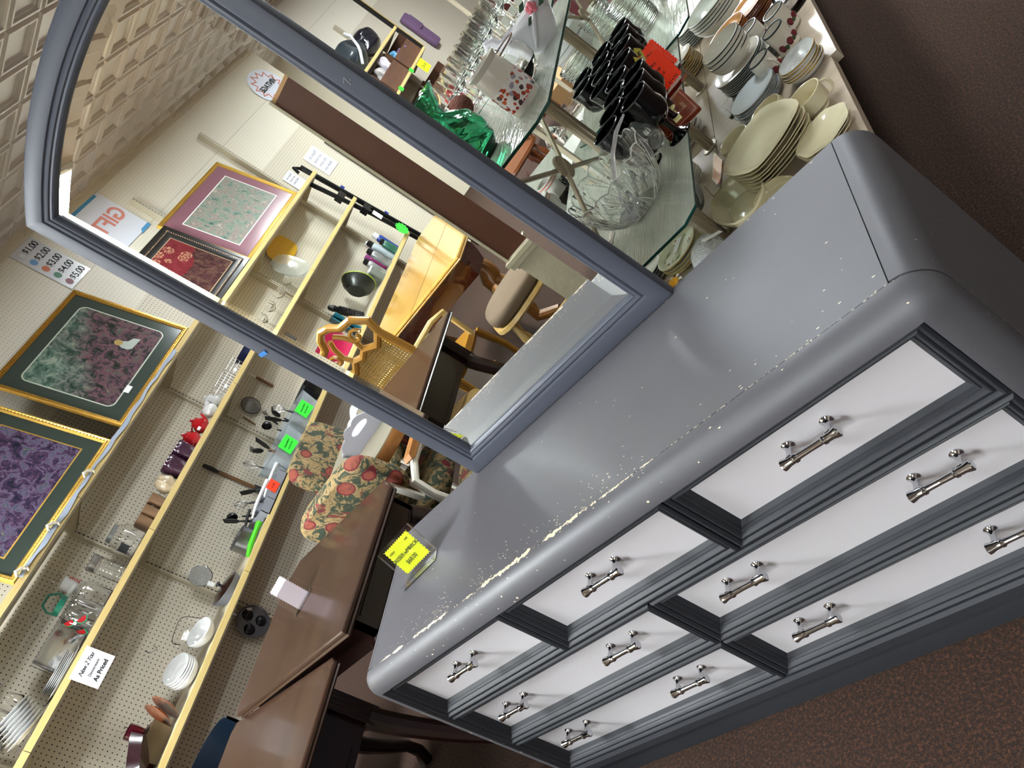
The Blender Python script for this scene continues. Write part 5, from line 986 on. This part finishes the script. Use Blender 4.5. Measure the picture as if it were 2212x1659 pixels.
# white bird planter with roses
dv = thing('bird_planter', 'white ceramic bird shaped planter with pink roses and green leaves', 'planter', (.345, 1.165, UZ), .3); b = B()
vs = []; n = 32; m_ = 14
for j in range(m_+1):
    t_ = j/m_
    for i in range(n):
        a = 2*PI*i/n; r = .03+.032*math.sin(t_*PI*.55); fl = 0; rp = 1+.035*math.sin(13*a)*(t_ > .15)
        ca = math.cos(a); vs.append((r*(1.25+.22*t_*t_*ca*ca)*ca*rp, r*.9*math.sin(a)*rp, .088*t_+.014*t_*t_*ca*ca))
b.add(vs, [(j*n+i, j*n+(i+1) % n, (j+1)*n+(i+1) % n, (j+1)*n+i) for j in range(m_) for i in range(n)]+[list(range(n))[::-1]])
obj('body', b, mat('bisque_white', 'dcdce2', .2, coat=.5), dv); obj('inside', B().lathe([(0, .085), (.05, .088)], 24, ex=1.2, ey=.9), WHITEC, dv)
obj('head', B().tube([(-.058, 0, .05), (-.078, 0, .085), (-.085, 0, .115), (-.10, 0, .122), (-.112, 0, .112)], [.02, .014, .012, .012, .003], 12), MC['bisque_white'], dv)
obj('wing', B().tube([(-.03, -.05, .02), (.0, -.062, .05), (.04, -.06, .085), (.075, -.05, .115)], [.004, .007, .007, .003], 8), MC['bisque_white'], dv)
PK = mat('rose_pink', 'cf6c78', .35, coat=.4); LG = mat('rose_leaf', '25452f', .35, coat=.4)
for x, y, z, s_ in ((.035, -.062, .085, .014), (.06, -.05, .108, .011), (.075, -.03, .12, .010), (.045, -.035, .118, .009)):
    r_ = B()
    for k in range(5): a = 2*PI*k/5; r_.sphere((x+s_*.6*math.cos(a), y, z+s_*.6*math.sin(a)), s_*.55, 8, 5)
    o = obj('rose', r_.sphere((x, y-.004, z), s_*.55, 8, 5), PK, dv)
for x, z in ((.012, .07), (.062, .075), (.022, .105), (.085, .10)): obj('leaf', B().prism([(x-.014, z-.004), (x, z-.008), (x+.014, z+.004), (x, z+.007)], -.066, -.062, ax='y'), LG, dv, smooth=False)
# green glass vase
gv = thing('green_vase', 'teal green ribbed glass vase with a flared square mouth beside the mirror', 'vase', (.150, .84, UZ), .5)
t = NT('teal_glass'); t.set('Base Color', lin('7ccfae')); t.set('Roughness', .02); t.set('Transmission Weight', .97); t.set('IOR', 1.28); w = t.new('ShaderNodeTexWave', wave_type='BANDS', bands_direction='X'); t.put(w, 'Vector', t.map(t.co(), rot=(.3, .9, 0))); t.put(w, 'Scale', 9); t.put(w, 'Distortion', 3); t.bump(w.outputs['Fac'], .5, .01); TEAL = t.m
obj('vase', B().lathe([(0, 0), (.035, 0), (.058, .025), (.068, .065), (.062, .10), (.040, .128), (.028, .14), (.032, .155), (.050, .185), (.066, .205), (.063, .206), (.047, .186), (.028, .156), (.024, .14), (.036, .126), (.058, .098), (.064, .065), (.052, .026), (0, .006)], 36), TEAL, gv)
obj('foot', B().lathe([(.030, 0), (.038, 0), (.040, .012), (.034, .016)], 24), mat('dark_foot_glass', '06120e', .08), gv)
# yarn ball and dark trinket
yb_ = one('twine_ball', 'brown twine ball behind the green vase', 'ball', B().sphere((0, 0, .042), .042, 24, 14), mat('brown_twine', '5c3020', .85, 0, .5, 60, 1, 60, stretch=(1, 1, 4)), (-.16, 1.64, UZ))
one('carved_box', 'small dark carved trinket box on the side glass shelf under the twine ball', 'box', B().lathe([(0, 0), (.05, 0), (.052, .03), (.045, .036), (0, .036)], 24, sq=4, ex=1.3), mat('dark_carved', '2c2420', .3, .3, .3, 40, 1, 60), (-.20, 1.60, LZ-.059))
one('shelf_bracket_rod', 'cream enamel rod of the display between the twine ball and leaf vase', 'rod', B().cbox((0, 0, .0), (.014, .014, .40)), mat('cream_enamel', 'cfc5ac', .4), (.075, 1.30, UZ-.207), smooth=False)
# row of crystal stemware
k = 0
SG = B().lathe([(0, 0), (.030, 0), (.030, .003), (.007, .010), (.006, .05), (.010, .062), (.028, .078), (.033, .115), (.034, .15), (.0325, .15), (.031, .115), (.026, .082), (0, .066)], 24, lobes=8, amp=.02)
for r in range(3):
    for c in range(7):
        y = 1.66+.175*c*.62+.03*r; x = -.20+.078*r+.012*c
        if y > 2.7: continue
        o = obj('crystal_goblet', SG, GLASSR if c % 2 else GLASS, None, (x, y, UZ+.0005)); tag(o, 'clear crystal stemware glass in the crowded row on the far upper shelf', 'glass', 'crystal stemware on the far upper shelf'); k += 1
one('glass_candy_dish', 'shiny clear dish corner at the near end of the stemware row', 'dish', B().lathe([(0, 0), (.04, 0), (.065, .05), (.068, .11), (.064, .11), (.060, .05), (.036, .006), (0, .006)], 24, sq=5), GLASS, (-.30, 1.62, UZ+.0005))
one('red_cap_jar', 'small clear jar with red and pink contents among the stemware', 'jar', B().lathe(jar_prof(.025, .09, .02), 20), mat('red_candy', 'c03038', .3, trans=.4), (-.27, 1.93, UZ+.0005))

# ---- far background between the display and the wall: chairs, rods
DW = wood('dark_chair_wood', '3c1a10', '6c3418', .35, 8, 2); MAPLE = wood('orange_maple', '5a2c10', '7c461c', .3, 8, 2)
def windsor(lab, loc, rz, mt, seat=.45, h=.95, turned=True, name='wooden_chair', slat=False):
    c = thing(name, lab, 'chair', loc, rz)
    obj('seat', B().lathe([(0, seat-.035), (.19, seat-.035), (.215, seat-.02), (.21, seat), (.17, seat-.006), (0, seat-.012)], 32, sq=3), mt, c)
    TL = lambda r: [r*.55, r*.8, r*1.1, r*.6, r*1.15, r, r*.65, r*1.0, r*.8, r*.55]
    for sx in (-1, 1):
        for sy in (-1, 1):
            P0, P1 = Vector((sx*.14, sy*.14, seat-.03)), Vector((sx*.20, sy*.19, 0)); obj('leg', B().tube([P0.lerp(P1, i/9) for i in range(10)], TL(.02) if turned else .018, 10), mt, c)
    for y in (-.17, 0, .17): obj('stretcher', B().tube([(-.18, y, .17), (-.09, y, .17), (0, y, .17), (.09, y, .17), (.18, y, .17)], [.009, .012, .016, .012, .009], 8), mt, c)
    if h:
        for k in range(5): x = -.16+.08*k; obj('spindle', B().tube([(x, -.17, seat-.01), (x*1.15, -.21, (seat+h)/2), (x*1.25, -.25, h-.05)], TL(.010)[:3], 8), mt, c)
        obj('crest_rail', B().prism([(-.23, h-.07), (.23, h-.07), (.25, h-.01), (.15, h+.02), (-.15, h+.02), (-.25, h-.01)], -.265, -.245, ax='y'), mt, c, ang=.4)
    return c
windsor('orange maple spindle chair seen through the crossed rods of the display', (-1.42, 4.15, 0), 2.2, MAPLE, h=.78)
windsor('dark wood spindle chair behind the maple chair', (-1.75, 4.75, 0), 1.9, DW, h=.9)
windsor('dark chair with slim back far behind the leaf vase', (-1.85, 5.9, 0), 1.2, DW, h=.92)
one('storage_crate', 'tan cardboard carton on the carpet seen between display posts', 'box', B().box(-.2, -.25, 0, .2, .25, .32), mat('tan_carton', '8c6c44', .8), (-1.2, 5.6, 0), .2, smooth=False)
bx_ = one('printed_carton', 'grey printed carton beyond the display posts', 'box', B().box(-.25, -.2, 0, .25, .2, .45), mat('grey_carton', '585450', .7), (-1.55, 7.3, 0), .3, smooth=False)
SOFA = mat('maroon_diamond_fabric', '4c1a1c', .9, 0, .3, 40)
sf = thing('armchair', 'maroon diamond patterned armchair far behind the stemware row', 'armchair', (-2.1, 8.6, 0), -.6)
obj('seat', B().lathe([(0, 0), (.36, 0), (.38, .1), (.38, .40), (.35, .46), (0, .46)], 24, sq=5), SOFA, sf); obj('back', B().lathe([(0, .4), (.36, .4), (.38, .9), (.33, 1.12), (0, 1.16)], 24, (0, .34, 0), sq=4, ey=.35), SOFA, sf)
for sx in (-1, 1): obj('arm', B().lathe([(0, 0), (.10, 0), (.11, .58), (.07, .64), (0, .65)], 16, (sx*.42, 0, 0), sq=4, ey=3.2), SOFA, sf)
rd = thing('garment_rack', 'cream metal clothes rail crossing high behind the stemware', 'rack', (-1.0, 4.75, 0)); WM = mat('cream_enamel', 'cfc5ac')
for x in (-.0,): obj('upright', B().tube([(0, 0, 0), (0, 0, 1.75)], .016, 10), WM, rd); obj('upright', B().tube([(0, 1.1, 0), (0, 1.1, 1.75)], .016, 10), WM, rd)
obj('rail', B().tube([(0, 0, 1.75), (0, 1.1, 1.75)], .016, 10), WM, rd); obj('foot', B().tube([(-.25, 0, .02), (.25, 0, .02)], .018, 8), WM, rd)

# ================================================================ THE SIDE OF THE ROOM SEEN ONLY IN THE MIRROR
pg = picture('misty cottage print in a mauve mat and gold frame, in the mirror reflection', (-3.33, -3.72, 1.742), 1.10, .74, .035, .11, GOLD2, MATP, P2, -.26, inner=mat('white_line', 'e8e8e4', .5))
pk_ = picture('red floral print in a wide carved black frame, in the mirror reflection', (-3.28, -2.62, 1.742), 1.02, .68, .095, .008, BLK, mat('tan_bead', 'a08468', .5), P3, -.24, beads=True)
SALM = mat('salmon_print', 'd88a80', .5)
gs = thing('gift_sign', 'white sign with salmon letters and blue edges high on the wall, mirror reflection', 'sign', (WX+.006, -3.02, 2.75), rot=(0, 0, PI/2))
obj('card', B().prism([(-.24, -.22), (.24, -.22), (.24, .14), (.16, .21), (-.24, .21)], -.002, .001, ax='y'), mat('blue_white_paper', 'dfe3f2', .5), gs, smooth=False)
obj('blue_edge', B().prism([(-.20, .19), (.15, .19), (.15, .215), (-.20, .215)], -.0028, -.001, ax='y').prism([(-.24, -.23), (-.10, -.23), (-.14, -.20), (-.24, -.20)], -.0028, -.001, ax='y'), mat('cyan_blue', '4494c8', .5), gs, smooth=False)
text('writing', 'GIFTS', .17, SALM, gs, (0, -.0035, .0), (PI/2, 0, 0), align='CENTER', bold=.004)
ss = thing('sale_starburst_sign', 'round white sign with salmon starburst high on the wall, mirror reflection', 'sign', (WX+.006, -6.0, 2.62), rot=(0, 0, PI/2))
obj('card', B().lathe([(0, 0), (.27, 0)], 24, M=MT((0, -.001, 0), PI/2), ey=.8), mat('blue_white_paper', 'dfe3f2', .5), ss, smooth=False)
obj('starburst', B().ring([((.24 if i % 2 else .17)*math.cos(PI*i/12), (.19 if i % 2 else .13)*math.sin(PI*i/12)) for i in range(24)], [(0, 0), (0, .002), (.012, .002), (.012, 0)], lambda u, v, h: (u, -.002-h, v)), SALM, ss, smooth=False)
text('writing', 'VINTAGE', .085, BLACK, ss, (0, -.005, .0), (PI/2, 0, 0), align='CENTER', bold=.002)
for k, (y, z, w, h, lb) in enumerate(((-5.36, 1.77, .30, .30, 'large white handwritten notice taped beside the shelves, mirror reflection'), (-4.82, 1.86, .19, .19, 'small white handwritten notice near the shelf end, mirror reflection'))):
    nt = thing('notice', lb, 'notice', (WX+.006, y, z), rot=(0, 0, PI/2)); obj('paper', B().box(-w/2, -.001, -h/2, w/2, .001, h/2), WHITEP, nt, smooth=False)
    for q, s_ in enumerate(('Please do', 'not move', 'the items', 'thank you')[:4-k]): text('writing', s_, w*.17, mat('pencil_grey', '7c8496', .6), nt, (0, -.002, h*.32-h*.2*q), (PI/2, 0, 0), align='CENTER', shear=.2)
# shelf goods in the reflection
for k, (dx, y) in enumerate([(.0, -2.62), (.05, -2.72), (-.04, -2.80), (.03, -2.88), (-.03, -2.97), (.05, -3.04), (0, -3.13), (.06, -3.22)]):
    stem('clear wine glass standing on the middle shelf in the mirror reflection', (XS+dx, y, z2_), .036, .15, .5, 'wine glasses on the reflected middle shelf')
one('party_tray', 'large clear plastic fan shaped tray leaning on the middle shelf, mirror reflection', 'tray', B().lathe([(0, 0), (.11, .005), (.15, .02), (.154, .02), (.11, 0)], 36, sq=2.6), mat('clear_plastic', 'eef2ee', .1, trans=.8), (XS-.09, -3.55, z2_+.155), rot=(.1, PI/2-.3, 0))
one('yellow_tray', 'yellow plastic tray hanging under the top shelf, mirror reflection', 'tray', B().lathe([(0, 0), (.10, 0), (.11, .012), (.10, .012), (0, .008)], 28, sq=3.5, ey=1.6), mat('mustard_plastic', 'd8a81c', .4), (WX+.02, -3.80, 1.60), rot=(0, PI/2, 0))
gm = mug('mug', 'pale blue grey mug on a peg hook, mirror reflection', (WX+.08, -2.84, 1.13), .045, .095, mat('pale_blue_ceramic', '9fa9b6', .2, coat=.4), 1.2)
mug('mug', 'white enamel mug beside the cane chair crest, mirror reflection', (XS-.05, -2.72, .98), .045, .075, WHITEC, 1.2)
one('wire_hanger', 'loose hanging chrome wire hooks beside the pale blue mug, mirror reflection', 'hook', B().tube([(0, 0, .2), (.01, .03, .12), (0, -.02, .05), (.01, .02, -.02), (0, 0, -.15), (.01, .04, -.2)], .002, 5), WIRE, (WX+.02, -2.70, 1.12))
one('dust_pan', 'magenta plastic dustpan on the bottom shelf, mirror reflection', 'dustpan', B().lathe([(0, 0), (.10, 0), (.14, .22), (.142, .222), (.135, .22), (.095, .006), (0, .006)], 24, sq=6, ex=.6), mat('magenta_plastic', 'b0144c', .35), (XS+.02, -2.88, z3_+.004))
one('teal_book', 'teal folder standing open on the bottom shelf, mirror reflection', 'folder', B().box(-.1, -.004, 0, .1, .004, .24).box(-.1, -.004, 0, .1, .004, .24, RZ(.5)), mat('teal_card', '1c5a68', .5), (XS+.03, -3.16, z3_+.003), .4, smooth=False)
fn = thing('folding_brush', 'black ribbed hose brush leaning in front of the pegboard, mirror reflection', 'brush', (XS-.06, -3.42, z3_+.10), rot=(-.15, -.25, 0)); hb_ = [(0, -.1)]+[(.034+.006*(i % 2), -.1+.012*i) for i in range(18)]+[(.025, .13), (.03, .16), (.02, .20), (0, .21)]
obj('coils', B().lathe(hb_, 20), mat('black_plastic', '0e0f12'), fn, ang=.3)
wk_ = one('wok', 'dark round wok standing on its side with lime trim, mirror reflection', 'pan', B().lathe([(0, 0), (.08, .01), (.13, .06), (.15, .11), (.145, .11), (.12, .06), (0, .01)], 32), mat('dark_olive_pan', '2a2c28', .3, .2), (XS+.0, -3.62, z3_+.152), rot=(PI/2-.2, 0, .2))
obj('lime_rim', B().tube([(.15*math.cos(2*PI*i/32), .15*math.sin(2*PI*i/32), .11) for i in range(32)], .004, 6, True), mat('lime_rim', '9ab02c', .4), wk_)
tj = one('square_jar', 'square clear canister on the bottom shelf, mirror reflection', 'jar', B().lathe([(0, 0), (.055, 0), (.06, .01), (.06, .12), (.05, .13), (0, .13)], 24, sq=6), mat('smoky_glass', 'a8b0a8', .1, trans=.6), (XS+.02, -3.92, z3_))
obj('flower_lid', B().lathe([(0, .131), (.065, .135), (.06, .15), (0, .155)], 24, lobes=8, amp=.1), WHITEC, tj)
btl = [(-4.06, .0, 'b0b2b4', 'black', .22, 'steel bottle with black cap nearest the square canister'), (-4.14, .06, '9a9c9e', 'black', .24, 'steel bottle with wide black cap in front of the bottle group'), (-4.20, -.06, 'c83c9c', 'pink', .22, 'pink lidded bottle at the left of the group'), (-4.27, .04, 'aab8c0', 'black', .27, 'tall pale bottle with black lid in the middle of the group'), (-4.34, -.03, '2c4a9a', 'white', .28, 'blue bottle with a white label'), (-4.41, .05, '1c3a8a', 'white', .26, 'dark blue bottle at the shelf end'), (-4.33, .09, '2c5c4c', 'black', .18, 'short green capped bottle in front of the blue ones')]
for y, dx, c, cap, h, lb in btl:
    bt = thing('water_bottle', lb+', mirror reflection', 'bottle', (XS+dx, y, z3_)); obj('body', B().lathe([(0, 0), (.035, 0), (.037, .004), (.037, h*.72), (.028, h*.8), (0, h*.8)], 20), mat('bottle_'+c, c, .25, .6 if c[0] in '9b' else 0, coat=.3), bt)
    obj('cap', B().lathe([(0, h*.8), (.030, h*.8), (.030, h*.95), (.018, h), (0, h)], 18), mat('cap_'+cap, {'black': '121214', 'pink': 'a04c90', 'white': 'e0e0e0'}[cap], .35), bt)
BLKM = mat('black_metal', '0f1012', .4, .3); TAPE = mat('blue_tape', '2e78c2')
r1 = thing('support_rail', 'long black metal pole with blue tape beyond the shelves, mirror reflection', 'pole', (-3.35, -4.70, 0)); obj('tube', B().tube([(0, .03, 1.86), (0, -.14, .35), (0, -.16, .03)], .026, 8), BLKM, r1); obj('hook', B().tube([(0, .03, 1.84), (.0, .10, 1.90), (0, .12, 1.84)], .016, 8), BLKM, r1)
for z in (1.45, .98): obj('tape_band', B().lathe([(.0275, -.02), (.0275, .02)], 12, (0, -.015-.17*(1.86-z)/1.83*0-.09*(1.86-z), z)), mat('navy_tape', '1c3490', .5), r1)
r2 = thing('support_rail', 'black adjustable rail with clamps and a paper label, mirror reflection', 'pole', (-3.30, -4.50, 0)); obj('tube', B().tube([(0, .04, 1.70), (0, -.10, 1.1), (0, -.26, .05)], .022, 8), BLKM, r2)
for y, z in ((.0, 1.42), (-.06, 1.17)): obj('clamp', B().cbox((.03, y, z), (.07, .09, .07)), BLKM, r2, smooth=False)
obj('paper_label', B().cbox((.024, -.10, 1.05), (.004, .06, .10)), STICK, r2, smooth=False)
one('power_strip', 'dark narrow rail fixed to the wall beyond the poles, mirror reflection', 'rail', B().box(0, -.03, 0, .05, .03, 1.6), mat('taupe_steel', '5c5850', .4, .4), (WX, -5.72, .25), smooth=False)
gsn = one('price_starburst', 'small neon green starburst card beside the bottles, mirror reflection', 'price card', B().prism([((.075 if i % 2 else .06)*math.cos(PI*i/12), (.075 if i % 2 else .06)*math.sin(PI*i/12)) for i in range(24)], 0, .002, ax='x'), NEONG, (-3.20, -4.52, .80), smooth=False)
# pine table with carved dark apron
PINE = wood('varnished_pine', 'a07430', 'd2a656', .18, 3, 1, .6)
pt_ = thing('pine_dining_table', 'honey pine table with a dark carved apron, in the mirror reflection', 'table', (0, 0, 0))
pp = [(-1.20, -1.62), (-1.20, -1.86), (-2.14, -3.38), (-2.42, -3.38), (-2.42, -2.10), (-1.98, -1.66)]
top_slab(pp, .765, .028, 'table_top', PINE, pt_); obj('board_seam', B().box(-1.69, -2.60, .7652, -1.685, -1.64, .7656), mat('seam_dark', '4a2e14', .6), pt_, smooth=False)
CARV = mat('carved_red_brown', '3c130c', .2, 0, .3, 20, 1, 26, coat=.6)
obj('apron', B().ring(pp, [(.03, .735), (.028, .70), (.04, .65), (.06, .60), (.075, .60)], lambda u, v, h: (u, v, h)), CARV, pt_, ang=.4)
cv = B()
for k in range(9): 
    x = -1.24-.085*k; cv.tube([(x+.022*math.cos(q*.8)*(1-q/9), -1.69+.002, .665+.030*math.sin(q*.8)*(1-q/9)) for q in range(8)], .006, 6)
for k in range(14):
    f_ = (k+.5)/14; x = -1.20-.94*f_; y = -1.86-1.52*f_; cv.tube([(x+.022*math.cos(q*.8)*(1-q/9)*.5+.0, y+.01+.02*math.cos(q*.8)*(1-q/9)*-.8, .665+.030*math.sin(q*.8)*(1-q/9)) for q in range(8)], .006, 6)
obj('carving', cv, CARV, pt_)
SC = wood('scroll_oak', '6c441c', '9a6a34', .3, 8, 2)
for k, (x, y) in enumerate(((-1.45, -1.98), (-2.1, -2.9), (-2.15, -2.1))):
    obj('scroll_leg', B().tube([(x+.07*math.cos(a), y, .52+.09*math.sin(a)) for a in [PI*.9-.35*i for i in range(12)]]+[(x+.08, y, .34), (x, y, .25), (x-.02, y, .10), (x+.10, y, .03)], .034, 10), SC, pt_)
obj('foot_rail', B().tube([(-1.45, -1.98, .16), (-1.8, -2.4, .16), (-2.1, -2.9, .16)], .035, 8), SC, pt_)
one('magazine', 'white and blue booklet standing on the floor by the pine table, mirror reflection', 'booklet', B().box(-.12, -.16, 0, .12, .16, .30), mat('white_printed', 'd8dce4', .5), (-2.15, -1.80, 0), .3, smooth=False)
# cane back chair
CG = mat('golden_carved_wood', '9a6c24', .35, 0, .25, 12, coat=.4)
cc_ = thing('cane_chair', 'golden carved chair with a caned back and pierced crest, in the mirror reflection', 'chair', (-1.73, -1.25, 0), PI)
Mb = MT((0, -.06, .46), -.0)
def backpath(): return [(-.205, .02), (-.215, .25), (-.20, .45), (-.225, .53), (-.17, .60), (-.09, .615), (-.05, .66), (0, .68), (.05, .66), (.09, .615), (.17, .60), (.225, .53), (.20, .45), (.215, .25), (.205, .02)]
obj('back_frame', B().tube([Mb @ Vector((x, 0, z)) for x, z in backpath()], .022, 10), CG, cc_)
obj('lower_rail', B().tube([Mb @ Vector((x, 0, z)) for x, z in [(-.205, .06), (-.1, .04), (0, .07), (.1, .04), (.205, .06)]], .020, 8), CG, cc_)
obj('upper_rail', B().tube([Mb @ Vector((x, 0, z)) for x, z in [(-.20, .46), (-.12, .42), (-.05, .46), (0, .44), (.05, .46), (.12, .42), (.20, .46)]], .022, 8), CG, cc_)
cr = B()
for sx in (-1, 1): cr.tube([Mb @ Vector((sx*(.11+.045*math.cos(q*.7)*(1-q/12)), -.012, .53+.045*math.sin(q*.7)*(1-q/12))) for q in range(11)], .011, 8); cr.tube([Mb @ Vector((sx*x, -.005, z)) for x, z in [(.05, .46), (.07, .52), (.05, .58), (.02, .62)]], .014, 8)
obj('crest_carving', cr, CG, cc_)
t = NT('cane_weave'); x, y, z = t.xyz(t.co()); fx = t.math('SUBTRACT', t.math('FRACT', t.math('MULTIPLY', x, 62)), .5); fz = t.math('SUBTRACT', t.math('FRACT', t.math('MULTIPLY', z, 62)), .5)
t.set('Alpha', t.math('GREATER_THAN', t.math('SQRT', t.math('ADD', t.math('MULTIPLY', fx, fx), t.math('MULTIPLY', fz, fz))), .33)); t.set('Base Color', lin('a07a34')); t.set('Roughness', .6)
obj('cane_panel', B().prism([(-.20, .07), (.20, .07), (.21, .26), (.20, .44), (-.20, .44), (-.21, .26)], -.002, .002, Mb, ax='y'), t.m, cc_, smooth=False)
obj('seat', B().lathe([(0, .42), (.22, .42), (.235, .44), (.22, .47), (0, .475)], 28, (0, .17, 0), sq=4), CG, cc_)
for sx in (-1, 1):
    obj('leg', B().tube([(sx*.20, -.06, .50), (sx*.20, -.07, .3), (sx*.21, -.10, 0)], .018, 8), CG, cc_); obj('leg', B().tube([(sx*.20, .36, .43), (sx*.22, .38, .25), (sx*.20, .39, 0)], [.024, .018, .016], 8), CG, cc_)
    obj('arm', B().tube([(sx*.22, -.06, .72), (sx*.25, .15, .70), (sx*.25, .28, .66), (sx*.22, .30, .46)], .016, 8), YELLOW, cc_)
# pale wooden chairs under and around the tables
PALE = wood('pale_maple', 'a88448', 'c8aa6c', .35, 8, 2)
windsor('pale maple chair with a grey padded seat between the tables, mirror reflection', (-1.05, -1.42, 0), 2.6, PALE, h=0)
windsor('pale maple turned leg stool beneath the dark table, mirror reflection', (-1.62, -.95, 0), .2, PALE, seat=.38, h=0, name='wooden_stool')
cu = pillow(.40, .40, .07, 3); cu.v = [(x, z, y+.03) for x, y, z in cu.v]
one('seat_cushion', 'taupe padded cushion resting on the pale maple chair, mirror reflection', 'cushion', cu, mat('taupe_velvet', '5c4c3a', .9), (-1.05, -1.42, .452), 2.6)
pdt = thing('scroll_pedestal', 'dark scrolled wooden pedestal on the floor between the chairs, mirror reflection', 'pedestal', (-.93, -2.1, 0)); obj('column', B().lathe([(0, 0), (.16, 0), (.17, .04), (.09, .08), (.06, .14), (.10, .20), (.10, .26), (.05, .32), (.06, .40), (.12, .44), (0, .44)], 24), DW, pdt)
for k in range(3): a = 2*PI*k/3+.5; obj('scroll_foot', B().tube([(.10*math.cos(a), .10*math.sin(a), .16), (.22*math.cos(a), .22*math.sin(a), .13), (.30*math.cos(a), .30*math.sin(a), .05), (.25*math.cos(a), .25*math.sin(a), .03)], .03, 8), DW, pdt)
# cream hutch on a cream cabinet, seen from behind
CRM = mat('chipped_cream_paint', 'a89f86', .5, 0, .15, 10, .3, 30)
cab = thing('cream_cabinet', 'worn cream painted side cabinet under the brown backed shelf, mirror reflection', 'cabinet', (-.62, -1.42, 0))
obj('body', B().box(-.165, -.19, .30, .165, .22, .585), CRM, cab, smooth=False); obj('top', B().box(-.185, -.21, .60, .185, .235, .622).box(-.17, -.2, .585, .17, .225, .60), CRM, cab, smooth=False); obj('base_moulding', B().box(-.175, -.20, .275, .175, .228, .305), CRM, cab, smooth=False)
for sx in (-1, 1):
    for sy in (-1, 1): obj('leg', B().tube([(sx*.14, sy*.17, .28), (sx*.14, sy*.17, .2), (sx*.14, sy*.17, .0)], [.022, .016, .012], 10), CRM, cab)
ht = thing('curio_shelf', 'tall narrow shelf unit with brown hardboard back and scalloped edge, mirror reflection', 'shelf unit', (-.70, -1.30, .624))
obj('back_board', B().box(-.088, .094, .03, .088, .100, 1.165), mat('brown_hardboard', '4c2814', .55, 0, .12, 12), ht, smooth=False)
obj('side', B().box(-.100, -.10, 0, -.086, .104, 1.185), CRM, ht, smooth=False); obj('side', B().box(.086, -.10, 0, .100, .104, 1.185), CRM, ht, smooth=False)
for z in (0.0, .30, .60, .88, 1.165): obj('shelf', B().box(-.088, -.10, z, .088, .095, z+.016), wood('maple_shelf', 'a87c4c', 'c89c6c', .4, 5, 0), ht, smooth=False)
obj('bottom_moulding', B().box(-.112, -.12, .0, .112, .120, .022), CRM, ht, smooth=False)
obj('scalloped_side', B().prism([(-.10, 1.185), (-.10, 1.03), (-.125, 1.05), (-.15, 1.10), (-.125, 1.13), (-.14, 1.165), (-.13, 1.185)], -.100, -.086, ax='x'), wood('maple_shelf', 'a87c4c', 'c89c6c'), ht, smooth=False)
